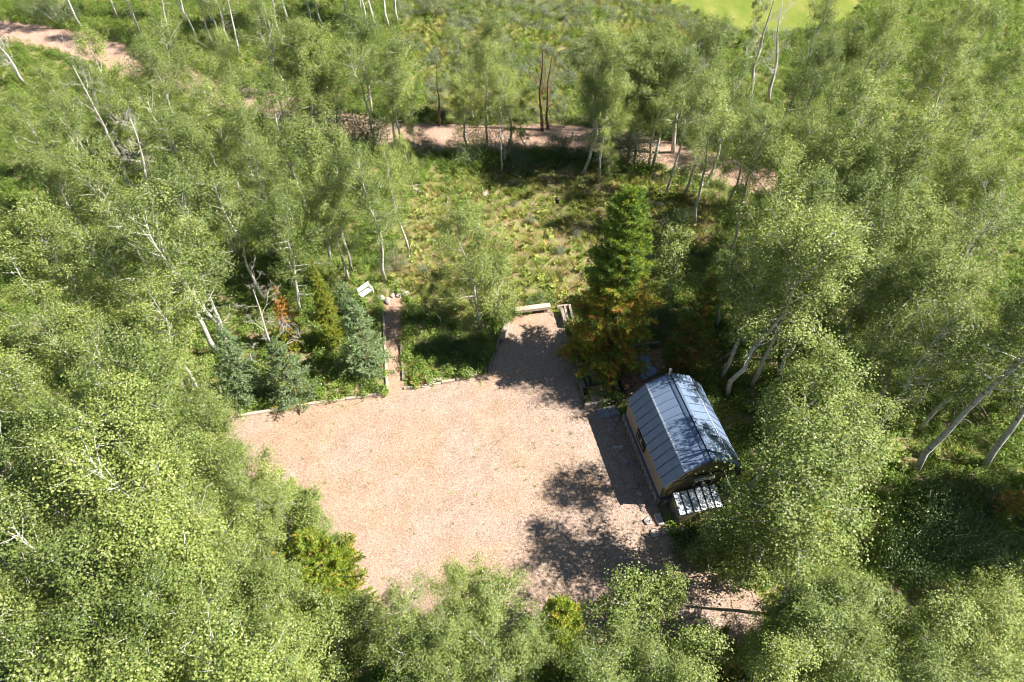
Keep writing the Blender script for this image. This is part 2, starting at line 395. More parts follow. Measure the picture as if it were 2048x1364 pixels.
# ------------------------------------------------------------------ vegetation generators
def unit(v): return v/np.maximum(np.linalg.norm(v, axis=-1, keepdims=True), 1e-9)
def kite_leaves(c, nrm, size, rng, aspect=.85):
    """one kite-shaped leaf per centre"""
    n = len(c); r = unit(rng.normal(size=(n, 3))); u = unit(np.cross(nrm, r)); w = np.cross(nrm, u)
    s = size[:, None]
    fold = nrm*s*.18
    V = np.stack([c-u*s*.5, c+w*s*.5*aspect-u*s*.08+fold, c+u*s*.55, c-w*s*.5*aspect-u*s*.08+fold], 1).reshape(-1, 3)
    F = np.arange(n*4).reshape(n, 4); return V, F
def curve_pts(p0, d0, L, k, rng, bend=.25, up=.0):
    pts = [p0]; d = d0/np.linalg.norm(d0)
    for _ in range(k):
        d = d+rng.normal(size=3)*bend/k*1.6+np.array([0, 0, up/k]); d /= np.linalg.norm(d); pts.append(pts[-1]+d*L/k)
    return np.array(pts)

def make_aspen(seed, H=11.0, R=1.6, base=.34, nleaf=13000, trunk_r=.115, lean=.5, sparse=1.0, leafsize=.070, two=False, dead_low=8):
    rng = np.random.default_rng(seed); tr = MB()
    k = 9; zz = np.linspace(0, 1, k); la = rng.uniform(0, 6.28)
    wob = np.cumsum(rng.normal(size=(k, 2))*.13, 0); wob -= wob[0]
    off = wob+np.outer(zz**1.4, [math.cos(la), math.sin(la)])*lean
    tp = np.concatenate([off, (zz*H*.97)[:, None]], 1)
    tr.tube(tp, [max(trunk_r*(1-z)**.75, .012) for z in zz], 7)
    clusters, cw, cd = [], [], []
    def at(t):
        return np.array([np.interp(t, zz, tp[:, i]) for i in range(3)])
    nb = int(30*H/11)
    for i in range(nb):
        t = base+(0.97-base)*((i+rng.uniform(0, .9))/nb)
        q = (t-base)/(1-base)
        prof = (math.sin(math.pi*min(1, (q*.86+.14)**.75))**.7)*(1 if q < .9 else .8)
        Lb = R*prof*rng.uniform(.5, 1.3)+.15
        az = i*2.4+rng.uniform(-.5, .5); el = math.radians(rng.uniform(12, 38)+28*q)
        d = np.array([math.cos(az)*math.cos(el), math.sin(az)*math.cos(el), math.sin(el)])
        pts = curve_pts(at(t), d, Lb/max(math.cos(el), .5), 4, rng, .5, .25)
        r = max(trunk_r*(1-t)*.5, .022)
        tr.tube(pts, [r, r*.8, r*.6, r*.42, .008], 4, cap=False)
        ns = int(2+Lb*3.2)
        for s in range(ns):
            f = rng.uniform(.3, 1.05); p = np.array([np.interp(f*4, range(5), pts[:, j]) for j in range(3)])
            dd = unit(d*.5+rng.normal(size=3)*.75+np.array([0, 0, .2])); l2 = rng.uniform(.25, .6)*(.5+R*.35)
            e = p+dd*l2
            if rng.random() < .6: tr.tube([p, (p+e)/2+rng.normal(size=3)*.03, e], [.016, .011, .004], 3, cap=False)
            clusters.append(e); cw.append(rng.uniform(.5, 1.4)); cd.append(dd)
        clusters.append(pts[-1]); cw.append(1.2); cd.append(d)
    for _ in range(5):
        clusters.append(at(.985)+rng.normal(size=3)*.13); cw.append(.6); cd.append(np.array([0, 0, 1.]))
    for _ in range(dead_low):                                   # bare lower twigs
        t = rng.uniform(base*.55, base+.25); az = rng.uniform(0, 6.28); el = rng.uniform(-.2, .5)
        d = np.array([math.cos(az)*math.cos(el), math.sin(az)*math.cos(el), math.sin(el)])
        tr.tube(curve_pts(at(t), d, rng.uniform(.5, 1.5), 4, rng, .9), [.022, .017, .012, .008, .003], 4, cap=False)
    clusters = np.array(clusters); cw = np.array(cw); cd = np.array(cd)
    n = int(nleaf*.86); ci = rng.choice(len(clusters), n, p=cw/cw.sum())
    sig = .13+.075*R/1.6
    sg = sig*rng.uniform(.45, 1.35, len(clusters))[ci][:, None]
    c = clusters[ci]+rng.normal(size=(n, 3))*sg*np.array([1, 1, 1.25])-cd[ci]*rng.uniform(0, .25, (n, 1))
    axis = np.stack([np.interp(c[:, 2]/(H*.97), zz, tp[:, 0]), np.interp(c[:, 2]/(H*.97), zz, tp[:, 1]), c[:, 2]-1.2], 1)
    nrm = unit(unit(c-axis)*.62+unit(c-clusters[ci])*.3+rng.normal(size=(n, 3))*.42+np.array([0, 0, .42]))
    V, F = kite_leaves(c, nrm, leafsize*rng.uniform(.7, 1.35, n), rng)
    tm = tr.mesh('trunk', M['aspen_bark'], True)
    return tm, np_mesh('crown', V, F, M['aspen_leaf'])

def make_conifer(seed, H, R, mats, pick, dens=1.0, droop=.15, nl=.095, nw=.036, whorl=.34, start=.05, shape=.9, tuft=0.0, trunk_r=None):
    """pick(t, f, rng) -> material index for a spray at height t (0..1), f along the branch (0..1)"""
    rng = np.random.default_rng(seed); tr = MB(); trunk_r = trunk_r or .012*H+.03
    zz = np.linspace(0, 1, 7); wob = np.cumsum(rng.normal(size=(7, 2))*.02*H/7, 0); wob -= wob[0]
    tp = np.concatenate([wob, (zz*H)[:, None]], 1)
    tr.tube(tp, [max(trunk_r*(1-z), .008) for z in zz], 7)
    segs, sm = [], []
    z = start*H; wi = 0
    while z < H*.985:
        t = z/H; Lm = R*((1-t)**shape)*(1 if t > .12 else .75+t*2)
        nb = 5 if t < .9 else 4
        for b in range(nb):
            az = 2*math.pi*b/nb+wi*.9+rng.uniform(-.35, .35); Lb = max(.12, Lm*rng.uniform(.62, 1.12))
            el = math.radians(-8+58*t**1.5+rng.uniform(-9, 9))-droop
            d = np.array([math.cos(az)*math.cos(el), math.sin(az)*math.cos(el), math.sin(el)])
            p0 = np.array([np.interp(t, zz, tp[:, 0]), np.interp(t, zz, tp[:, 1]), z+rng.uniform(-.08, .08)])
            pts = curve_pts(p0, d, Lb, 5, rng, .25, .35)
            tr.tube(pts[::1], [max(.022*(1-q/6)*(Lb/1.5+.3), .004) for q in range(6)], 3, cap=False)
            side = unit(np.cross(d, [0, 0, 1.])); 
            if Lb > .25:
                ntw = int(Lb*7*dens)+2
                for q in range(ntw):
                    f = .18+.82*(q+rng.uniform(0, 1))/ntw; p = np.array([np.interp(f*5, range(6), pts[:, j]) for j in range(3)])
                    sgn = 1 if q % 2 else -1
                    l2 = (.14+.33*Lb*(1-f)**.8)*rng.uniform(.7, 1.25)
                    d2 = unit(d*.75+side*sgn*rng.uniform(.5, 1)+np.array([0, 0, rng.uniform(-.25, .3)]))
                    segs.append((p, p+d2*l2)); sm.append(pick(t, f, rng))
            for q in range(1, 5):
                segs.append((pts[q], pts[q+1])); sm.append(pick(t, q/5, rng))
        z += whorl*(1-.45*t)*rng.uniform(.8, 1.2); wi += 1
    segs.append((tp[-1]-np.array([0, 0, .5]), tp[-1]+np.array([0, 0, .05]))); sm.append(pick(1, 1, rng))
    A = np.array([s[0] for s in segs]); B = np.array([s[1] for s in segs]); sm = np.array(sm)
    ln = np.linalg.norm(B-A, axis=1); cnt = np.maximum(3, (ln*70*dens)).astype(int)
    si = np.repeat(np.arange(len(A)), cnt); n = len(si); u = rng.random(n)
    if tuft: u = u**(1-tuft)
    d = unit(B-A)[si]; c = A[si]+(B-A)[si]*u[:, None]
    rad = unit(np.cross(d, unit(rng.normal(size=(n, 3)))))
    nd = unit(d*rng.uniform(.45, 1.1, (n, 1))+rad*.8); w = unit(np.cross(nd, rng.normal(size=(n, 3))))
    L = nl*rng.uniform(.7, 1.3, (n, 1)); W = nw*rng.uniform(.7, 1.3, (n, 1))
    V = np.stack([c-w*W*.5, c+w*W*.5, c+nd*L], 1).reshape(-1, 3)
    return tr.mesh('trunk', M['brown_bark'], True), np_mesh('crown', V, np.arange(n*3).reshape(n, 3), mats, sm[si])

def make_bare(seed, H, R, bark, fine=1.0, trunk_r=.13, lean=.6, fork=True, base=.25):
    rng = np.random.default_rng(seed); tr = MB(); br = MB()
    k = 8; zz = np.linspace(0, 1, k); la = rng.uniform(0, 6.28)
    wob = np.cumsum(rng.normal(size=(k, 2))*.12, 0); wob -= wob[0]
    tp = np.concatenate([wob+np.outer(zz**1.5, [math.cos(la), math.sin(la)])*lean, (zz*H)[:, None]], 1)
    tr.tube(tp, [max(trunk_r*(1-z)**.8, .012) for z in zz], 7)
    def at(t): return np.array([np.interp(t, zz, tp[:, i]) for i in range(3)])
    def sub(p, d, L, r, lev):
        pts = curve_pts(p, d, L, 4, rng, .8, .3)
        br.tube(pts, [r, r*.8, r*.6, r*.4, max(r*.15, .004)], 4 if lev < 2 else 3, cap=False)
        if lev < 3:
            for _ in range(int((3.2 if lev == 0 else 2.6)*fine)+1):
                f = rng.uniform(.25, 1); q = np.array([np.interp(f*4, range(5), pts[:, j]) for j in range(3)])
                dd = unit(d*.8+rng.normal(size=3)*.6); sub(q, dd, L*rng.uniform(.35, .65), max(r*.5, .006), lev+1)
    nb = int(11*H/8)
    for i in range(nb):
        t = base+(.97-base)*(i+rng.random())/nb; az = i*2.4+rng.uniform(-.6, .6); el = math.radians(rng.uniform(15, 60))
        d = np.array([math.cos(az)*math.cos(el), math.sin(az)*math.cos(el), math.sin(el)])
        sub(at(t), d, R*rng.uniform(.5, 1.1)*(1.15-t*.6), trunk_r*.4*(1.1-t), 0)
    return tr.mesh('trunk', bark, True), br.mesh('branches', bark, True)

def make_shrub(seed, R, H, leaf, n, size=.05, stems=9):
    rng = np.random.default_rng(seed); st = MB(); tips = []
    for i in range(stems*3):
        az = rng.uniform(0, 6.28); rr = R*math.sqrt(rng.random()); h = H*(1-.55*(rr/R)**2)*rng.uniform(.7, 1.05)
        e = np.array([rr*math.cos(az), rr*math.sin(az), h]); tips.append(e)
        if i < stems: st.tube([np.array([e[0]*.15, e[1]*.15, -.05]), e*np.array([.6, .6, .55]), e], [.022, .014, .005], 4, cap=False)
    tips = np.array(tips); ci = rng.integers(0, len(tips), n)
    c = tips[ci]*(1-rng.random((n, 1))**2.2*.55)+rng.normal(size=(n, 3))*np.array([R*.17, R*.17, H*.10]); c[:, 2] = np.maximum(c[:, 2], .03)
    nrm = unit(unit(c*np.array([1, 1, .8]))*.6+rng.normal(size=(n, 3))*.6+np.array([0, 0, .35]))
    V, F = kite_leaves(c, nrm, size*rng.uniform(.7, 1.3, n), rng, .7)
    return st.mesh('stems', M['grey_bark'], True), np_mesh('foliage', V, F, leaf)

def place(kindname, meshes, names, loc, rz=0.0, s=1.0, sz=None, tilt=(0, 0)):
    root = empty(kindname, loc)
    root.rotation_euler = (tilt[0], tilt[1], rz); root.scale = (s, s, sz or s)
    for nm, me in zip(names, meshes): mesh_obj(nm, me, root)
    return root

# ------------------------------------------------------------------ aspens
ASP = [make_aspen(100+i, R=r, base=b, nleaf=n, lean=l, sparse=1.0) for i, (r, b, n, l) in enumerate(
    [(1.65, .32, 15000, .5), (1.5, .38, 13000, .8), (1.8, .30, 17000, .4), (1.35, .42, 11000, .9), (1.7, .36, 15000, .6), (1.55, .28, 15000, .3),
     (1.9, .34, 18000, .7), (1.45, .45, 10000, 1.0), (1.75, .40, 14000, .5), (1.6, .33, 14500, .6)])]
ASP_OPEN = [make_aspen(140+i, R=r, base=b, nleaf=n, lean=l, dead_low=16) for i, (r, b, n, l) in enumerate(
    [(1.3, .48, 6000, .8), (1.5, .45, 7500, .5), (1.2, .5, 5200, 1.1), (1.55, .42, 8000, .7)])]
ASP_YOUNG = [make_aspen(160+i, H=5.5, R=r, base=.15, nleaf=n, lean=.25, trunk_r=.04, leafsize=.074, dead_low=3) for i, (r, n) in enumerate([(1.0, 6000), (.85, 4800), (1.15, 7000)])]

# stands: (phrase, group, rows step in px, entries).  entry = (mode, px, py, height, kind)   mode T = crown tip seen there, B = trunk foot seen there
STANDS = [
 ('dense stand left of the yard', 'aspens in the stand left of the yard', 'T', 10.5, 'd', [
  (35, 385), (110, 350), (290, 340), (360, 335), (435, 345, 10), (505, 300, 10), (565, 315, 9.5), (640, 275, 10.5), (715, 270, 10), (790, 310, 7.8),
  (20, 470), (100, 435), (190, 425), (262, 395), (330, 415), (405, 425, 9.5), (470, 400, 8.8), (525, 395, 8), (585, 395, 7.6), (650, 365, 8), (705, 375, 7), (762, 365, 6.5),
  (40, 550), (125, 505), (205, 500), (300, 490), (385, 475, 9.5),
  (-20, 640), (40, 628), (112, 600), (190, 580), (275, 575), (340, 600, 9.5),
  (-10, 730), (62, 705), (150, 680), (235, 680), (312, 700, 9.5), (380, 690, 7),
  (-15, 830), (45, 805), (130, 780), (220, 785), (300, 785, 9), (385, 780, 7)]),
 ('near left corner stand', 'aspens in the near left corner', 'T', 10.0, 'd', [
  (50, 905), (150, 880), (240, 875), (325, 880, 9), (-20, 930),
  (60, 1010), (160, 990), (255, 985), (340, 985, 8.5), (-30, 1040),
  (40, 1120), (140, 1110), (240, 1095), (330, 1085), (-40, 1160),
  (60, 1235), (160, 1220), (265, 1205), (365, 1195), (20, 1330), (130, 1330), (240, 1320), (350, 1310)]),
 ('edge trees at lower left of yard', 'aspens edging the yard at lower left', 'E', 6.5, 'd', [
  (415, 850, 6), (455, 905, 5.2), (395, 930), (450, 1000, 6), (530, 925, 4.2), (590, 985, 3.6), (485, 940, 3.6), (562, 965, 3.4), (612, 1035, 3.2), (548, 1005, 4), (515, 1030, 5), (430, 1090), (510, 1130), (455, 1190), (560, 1225, 6), (640, 1230, 5), (500, 1290), (600, 1320)]),
 ('bottom edge trees below the yard', 'aspens along the bottom edge', 'E', 6.0, 'd', [
  (715, 1215, 4.5), (780, 1250), (855, 1220), (920, 1165), (985, 1215), (1050, 1255), (1250, 1240, 5), (1300, 1185, 5), (1355, 1170, 4.5), (1400, 1245, 5),
  (820, 1315), (940, 1295), (1020, 1325), (1210, 1315), (1300, 1295), (1380, 1335)]),
 ('stand beyond the left road bend', 'aspens beyond the road at upper left', 'T', 9.5, 'd', [
  (75, 130), (155, 115), (185, 62), (215, 100), (245, 75), (295, 92), (345, 108, 9), (270, 120), (20, 190), (120, 205), (235, 185), (325, 190), (395, 165), (475, 135), (535, 150), (50, 285), (165, 270), (300, 250), (375, 255), (445, 225), (520, 230), (590, 255), (420, 60), (500, 30), (205, 40, 8), (300, 40), (575, 60)]),
 ('slender grove left of the far meadow', 'slender aspens at the top edge', 'B', 9.5, 'o', [
  (395, 85), (430, 102), (447, 98), (463, 108), (478, 112), (520, 62), (545, 72), (562, 88), (340, 78), (585, 62), (622, 45), (690, 32), (722, 26), (738, 66), (757, 62), (778, 54), (797, 50), (165, 58), (290, 80), (372, 44), (650, 60), (235, 36)]),
 ('road edge clump left of the meadow', 'aspens on the road edge left', 'B', 9.0, 'm', [
  (632, 282), (647, 290), (660, 284), (672, 288), (692, 272), (718, 254), (757, 278, 8.6), (783, 280, 8.8), (795, 288, 8), (560, 215), (492, 262, 7.5), (830, 300, 5)]),
 ('round clump before the far meadow', 'aspens in front of the far meadow', 'B', 8.0, 'd', [
  (934, 308, 6.5), (955, 272), (970, 274), (963, 284), (1010, 270), (1035, 282, 7.2), (1050, 300, 5.2)]),
 ('road edge clump right of the meadow', 'aspens on the road edge right', 'B', 9.6, 'm', [
  (1165, 350), (1197, 365, 9), (1180, 304), (1232, 292), (1264, 304), (1277, 306), (1302, 286), (1330, 388, 9), (1366, 392, 10), (1390, 448, 9.5), (1305, 312), (1345, 300), (1420, 352, 9), (1455, 410, 8)]),
 ('tall wood right of the far meadow', 'aspens in the wood right of the meadow', 'T', 10.0, 'd', [
  (1215, 60, 9), (1290, 45), (1345, 75, 9), (1400, 15), (1440, 75, 9), (1385, 95, 8.5), (1545, 245), (1590, 300)]),
 ('wood filling the upper right corner', 'aspens in the upper right wood', 'T', 10.5, 'd', [
  (1648, -10), (1705, -25), (1800, -10), (1900, 10), (1990, -5), (1725, 50), (1790, 85), (1875, 60), (1950, 75), (2040, 95),
  (1640, 100), (1670, 155), (1740, 150), (1690, 195), (1640, 230), (1770, 205), (1850, 185), (1925, 180), (1995, 235), (2045, 215), (1640, 310), (1710, 260), (1790, 265), (1870, 300), (1955, 290), (2035, 320), (1940, 360)]),
 ('large trees right of the shed', 'aspens right of the shed', 'B', 10.0, 'd', [
  (1455, 792, 11.5), (1502, 772, 11.5), (1442, 756, 12), (1556, 760, 10.5), (1600, 700, 10.5), (1620, 678, 10), (1678, 655, 10), (1632, 765, 10), (1692, 790, 10), (1569, 722, 10), (1482, 690, 9.5), (1510, 690, 10), (1720, 720, 10), (1432, 655, 6.5)]),
 ('trees at the right edge', 'aspens at the right edge', 'T', 10.0, 'd', [
  (2010, 420), (1950, 520), (1995, 565), (2040, 600, 9), (1960, 640, 8), (2060, 480)]),
 ('trees just past the right frame', 'aspens past the right edge', 'B', 11.0, 'd', [
  (2130, 1010), (2190, 1090), (2110, 1130, 10), (2250, 1150), (2170, 1200), (2290, 1050), (2230, 990), (2330, 1120), (2120, 880, 10), (2200, 800), (2160, 690)]),
 ('trees right and front of the shed', 'aspens right and front of the shed', 'T', 8.0, 'd', [
  (1745, 690, 7.5), (1690, 720, 7.5), (1790, 755, 7.5), (1740, 815), (1600, 860, 5.5), (1690, 870, 8), (1560, 930, 4), (1540, 820, 4.5), (1770, 880, 7)]),
 ('trees in the lower right corner', 'aspens in the lower right corner', 'E', 7.0, 'd', [
  (1455, 1050, 4.5), (1520, 1075, 5), (1680, 1085), (1740, 1160), (1640, 1175), (1590, 1240, 6), (1690, 1250), (1770, 1200, 6.5), (1560, 1320, 5), (1650, 1330), (1740, 1330),
  (1960, 1240), (2035, 1205), (1900, 1310), (2000, 1320), (1830, 1345), (1980, 1190, 5.5)]),
]
ORD = ['first', 'second', 'third', 'fourth', 'fifth', 'sixth', 'seventh', 'eighth', 'ninth', 'tenth', 'eleventh', 'twelfth', 'thirteenth', 'fourteenth', 'fifteenth']
def in_made(x, y, pad=.0):
    X = np.array([x]); Y = np.array([y])
    for pl in (YARD, PATH, PATIO, SHED, LEAN):
        if np_inside(pl, X, Y)[0] or (pad and np_poly_dist(pl, X, Y)[0] < pad): return True
    return any(np_poly_dist(r, X, Y, False)[0] < 1.9+pad for r in ROADC)
def push_out(p):
    for q in range(60):
        if not in_made(p.x, p.y, .1): return p
        a = q*2.4; r = .18*math.sqrt(q+1)*1.6
        t = Vector((p.x+math.cos(a)*r, p.y+math.sin(a)*r, 0))
        if not in_made(t.x, t.y, .1): return t
    return p
rt = random.Random(77)
for phrase, group, mode, h0, kind, ents in STANDS:
    if mode == 'T' and kind == 'd':
        kept = []
        for e in ents:
            if all(math.hypot(e[0]-k[0], e[1]-k[1]) > (50 if 'road bend' in phrase else 62 if e[1] < 330 else 84) for k in kept): kept.append(e)
        ents = kept
    rows = sorted(ents, key=lambda e: -e[1])
    nrow = max(1, round(len(rows)/7)); per = math.ceil(len(rows)/nrow)
    lab = {}
    for r in range(nrow):
        part = sorted(rows[r*per:(r+1)*per], key=lambda e: e[0])
        for i, e in enumerate(part):
            where = '' if nrow == 1 else ('front row' if r == 0 else ('back row' if r == nrow-1 else f'{ORD[r]} row'))
            lab[e] = (ORD[i], where)
    for e in ents:
        if e not in lab: continue
        px, py = e[:2]; h = (e[2] if len(e) > 2 else h0)*(rt.uniform(.86, 1.1) if mode == 'T' else rt.uniform(.94, 1.06))
        p = P(px, py, h) if mode in 'TE' else P(px, py)
        p.z = 0; p = p if mode == 'E' else push_out(p)
        if h < 5.3: me, Hm = rt.choice(ASP_YOUNG), 5.5
        elif kind == 'o' or (kind == 'm' and rt.random() < .4): me, Hm = rt.choice(ASP_OPEN+ASP[7:8]), 11.0
        else: me, Hm = rt.choice(ASP), 11.0
        s = h/Hm; wide = s**.6*rt.uniform(.92, 1.16)
        root = place('aspen_tree', me, ('trunk', 'crown'), (p.x, p.y, ground_z(p.x, p.y)-.03), rt.uniform(0, 6.28), wide, s, (rt.gauss(0, .03), rt.gauss(0, .03)))
        o, w = lab[e]
        look = 'young' if h < 5.3 else ('open-crowned' if kind == 'o' else 'leafy')
        tag(root, f'{look} aspen, {o} from left{", "+w if w else ""}, {phrase}', 'aspen tree', group)

# aspens that stand out one by one
def special(mode, px, py, h, label, variants, seed, wide=1.0, tilt=(0, 0), rz=None, Hm=11.0):
    p = P(px, py, h) if mode == 'T' else P(px, py)
    p = push_out(Vector((p.x, p.y, 0)))
    me = variants[seed % len(variants)]; s = h/Hm
    root = place('aspen_tree', me, ('trunk', 'crown'), (p.x, p.y, ground_z(p.x, p.y)-.03), rz if rz is not None else seed*1.3, s**.6*wide, s, tilt)
    return tag(root, label, 'aspen tree', 'aspens standing apart')
special('B', 1485, 992, 10.8, 'aspen leaning over the front right corner of the shed', ASP, 0, 1.15)
special('B', 1508, 1140, 10.4, 'aspen beside the yellow green pine casting shade on the drive', ASP, 6, 1.35)
special('B', 1500, 92, 6.0, 'slim dark aspen standing against the bright hay field', ASP_YOUNG, 1, .8, Hm=5.5)
BIG = [make_aspen(201, H=11, R=1.9, base=.5, nleaf=11000, trunk_r=.16, lean=1.3, dead_low=16)]
special('B', 435, 705, 10.5, 'big old aspen with thick white trunk left of the blue spruces', BIG, 0, rz=2.6, tilt=(.02, -.09))
LONE = [make_aspen(231, H=11, R=2.3, base=.13, nleaf=27000, trunk_r=.11, lean=.4, dead_low=4)]
special('B', 958, 660, 8.9, 'aspen standing alone between the garden path and the gravel bay', LONE, 0, 1.0)
special('T', 872, 560, 3.6, 'small bushy aspen beside the right edge of the garden path', ASP_YOUNG, 0, 1.1, Hm=5.5)
special('T', 1000, 520, 5.0, 'young aspen leaning over the left timber edge of the gravel bay', ASP_YOUNG, 2, 1.1, Hm=5.5)
special('B', 825, 388, 4.6, 'thin young aspen with a boulder at its foot in the meadow', ASP_YOUNG, 1, .9, Hm=5.5)
special('B', 1215, 360, 3.6, 'low young aspen behind the tip of the tall pine', ASP_YOUNG, 1, .9, Hm=5.5)
special('B', 1827, 949, 12.5, 'tall bare-trunked aspen leaning right over the sunlit ferny glade', BIG, 0, rz=.4, tilt=(0, .06))
special('B', 1966, 936, 12.5, 'aspen with dark shaded trunk rightmost in the ferny glade', BIG, 0, rz=1.4, tilt=(.02, .05))
special('B', 1795, 792, 9.5, 'slim straight aspen trunk between the two big right crowns', ASP_OPEN, 0)
special('B', 1720, 905, 10, 'aspen with grey trunk just left of the ferny glade', ASP_OPEN, 1, tilt=(0, .1))
special('T', 1370, 470, 6.0, 'pale aspen standing just behind the dark brownish pine', ASP_YOUNG, 2, 1.1, Hm=5.5)

# ------------------------------------------------------------------ conifers
NM = [M['needle_green'], M['needle_lime'], M['needle_yellow'], M['needle_orange'], M['needle_blue']]
def pk_tall(t, f, r):
    x = r.random()
    if t > .55: return 1 if x < .42 else 0
    if t > .3: return 0 if x < .25 else (1 if x < .55 else (2 if x < .93 else 3))
    return 2 if x < .42 else (3 if x < .50 else (1 if x < .72 else 0))
def pk_brown(t, f, r):
    x = r.random()
    if f > .75 and t > .5: return 0 if x < .7 else 1
    return 3 if x < .42*(1.2-t) else (2 if x < .5 else 0)
def pk_lime(t, f, r): x = r.random(); return 1 if x < .75 else (0 if x < .9 else 2)
def pk_blue(t, f, r): return 4 if r.random() < .93 else 0
def pk_bluelow(t, f, r): x = r.random(); return 4 if x < .88 else (1 if x < .98 else 2)
def pk_orange(t, f, r): x = r.random(); return (3 if x < .55 else (2 if x < .8 else 1)) if t > .35 else (1 if x < .6 else 2)
def pk_limeyellow(t, f, r): x = r.random(); return 1 if x < .7 else (2 if x < .95 else 0)
def pk_russet(t, f, r): x = r.random(); return 3 if x < .45 else (0 if x < .7 else 2)
CON = [
 ('pine_tree', 'pine tree', 'B', 1210, 722, 11.8, 2.9, pk_tall, 'tall pine turning yellow and orange below, behind the timber steps', dict(dens=1.25, nl=.17, nw=.032, shape=.55, tuft=.3)),
 ('pine_tree', 'pine tree', 'B', 1362, 745, 8.2, 1.6, pk_brown, 'dark pine with rusty brown needles behind the shed roof', dict(dens=1.0, nl=.15, nw=.03, shape=.7)),
 ('spruce_tree', 'spruce tree', 'B', 738, 742, 5.8, 1.7, pk_blue, 'blue-green spruce on the left edge of the garden path', dict(dens=1.25, shape=.75)),
 ('spruce_tree', 'spruce tree', 'B', 588, 792, 4.8, 1.75, pk_bluelow, 'spruce with upswept leader above the left timber edge', dict(dens=1.2, shape=.8, droop=.0)),
 ('spruce_tree', 'spruce tree', 'B', 500, 790, 5.6, 1.6, pk_blue, 'shaded blue spruce leftmost beside the yard corner', dict(dens=1.2, shape=.75)),
 ('fir_tree', 'fir tree', 'B', 672, 690, 6.6, .85, pk_limeyellow, 'narrow lime yellow fir rising behind the blue spruces', dict(dens=1.3, shape=.7, whorl=.24)),
 ('fir_tree', 'fir tree', 'B', 590, 690, 4.6, 1.0, pk_orange, 'small fir with orange brown dead top behind the spruces', dict(dens=1.1, shape=.75)),
 ('pine_tree', 'pine tree', 'B', 660, 1182, 4.6, 2.5, pk_lime, 'bushy lime green pine at the lower left edge of the yard', dict(dens=1.2, nl=.14, nw=.042, shape=.5, tuft=.3, droop=-.1)),
 ('pine_tree', 'pine tree', 'T', 1125, 1205, 5.2, 1.6, pk_lime, 'lime green pine among aspens at the bottom edge', dict(dens=1.3, nl=.13, nw=.04, shape=.6, tuft=.3)),
 ('pine_tree', 'pine tree', 'T', 1655, 950, 6.6, 1.9, pk_limeyellow, 'yellow green pine in front of the shed at right', dict(dens=1.2, nl=.13, nw=.04, shape=.6, tuft=.25)),
 ('pine_tree', 'pine tree', 'B', 1432, 1345, 3.2, 1.1, pk_russet, 'small pine with rust coloured needles at the bottom edge', dict(dens=1.1, shape=.6)),
 ('spruce_tree', 'spruce tree', 'B', 1437, 1282, 1.6, .42, pk_brown, 'tiny dark spruce seedling on the gravel drive', dict(dens=1.3, whorl=.18)),
 ('pine_tree', 'pine tree', 'B', 505, 1330, 4.4, 1.2, pk_russet, 'rust needled pine half hidden in the bottom left aspens', dict(dens=1.0, shape=.65)),
 ('pine_tree', 'pine tree', 'B', 1985, 1035, 2.4, .9, pk_orange, 'low orange tinged pine in the shaded right understorey', dict(dens=1.0, shape=.6)),
 ('spruce_tree', 'spruce tree', 'B', 700, 642, 3.4, .95, pk_blue, 'small blue spruce beside the white garden bench', dict(dens=1.15, shape=.75)),
]
for i, (nm, cat, mode, px, py, h, R, pk, lab, kw) in enumerate(CON):
    me = make_conifer(300+i, h, R, NM, pk, **kw); p = P(px, py, h if mode == 'T' else 0); p.z = 0; p = p if mode == 'T' or 'seedling' in lab else push_out(p)
    o = place(nm, me, ('trunk', 'crown'), (p.x, p.y, ground_z(p.x, p.y)-.03), i*1.1)
    tag(o, lab, cat, 'conifers around the yard')

# ------------------------------------------------------------------ dead and bare trees
BARE = [make_bare(400, 8, 1.6, M['grey_bark']), make_bare(401, 7.5, 2.0, M['grey_bark'], 1.15), make_bare(402, 7, 1.3, M['red_bark'], .9), make_bare(403, 6.5, 1.8, M['grey_bark'], 1.25)]
for i, (mode, px, py, h, v, lab) in enumerate([
  ('B', 1500, 195, 9.0, 1, 'spreading dead tree below the bright hay field'),
  ('B', 1536, 205, 8.0, 3, 'grey leaning dead tree right of the spreading dead tree'),
  ('B', 1085, 262, 7.2, 2, 'bare reddish twin trunk tree on the road, left trunk'),
  ('B', 1097, 258, 6.8, 2, 'bare reddish twin trunk tree on the road, right trunk'),
  ('B', 44, 165, 7.5, 0, 'bare grey aspen at the left edge below the road'),
  ('B', 52, 170, 6.0, 3, 'low bare tree beside the bare grey aspen at left'),
  ('T', 140, 140, 9.0, 1, 'white dead snag among green crowns at upper left'),
  ('T', 215, 250, 8.8, 3, 'reddish grey dead crown in the upper left stand'),
  ('B', 1003, 345, 4.0, 0, 'thin bare sapling at the front of the dark willow'),
  ('B', 1345, 305, 8.5, 3, 'bare branched grey aspen on the right road edge'),
  ('T', 1990, 430, 9, 1, 'dead grey crown at the far right edge'),
  ('B', 880, 250, 5.5, 2, 'thin bare tree between the two meadow clumps'),
  ('B', 1680, 350, 7.0, 3, 'bare grey tree standing in the road bend at right'),
  ('T', 490, 590, 7.5, 1, 'bare pale branches beside the big old aspen')]):
    p = P(px, py, h) if mode == 'T' else P(px, py)
    s = h/[8, 7.5, 7, 6.5][v]
    o = place('dead_tree', BARE[v], ('trunk', 'branches'), (p.x, p.y, ground_z(p.x, p.y)-.03), i*1.7, s, s)
    tag(o, lab, 'dead tree', 'dead and bare trees')

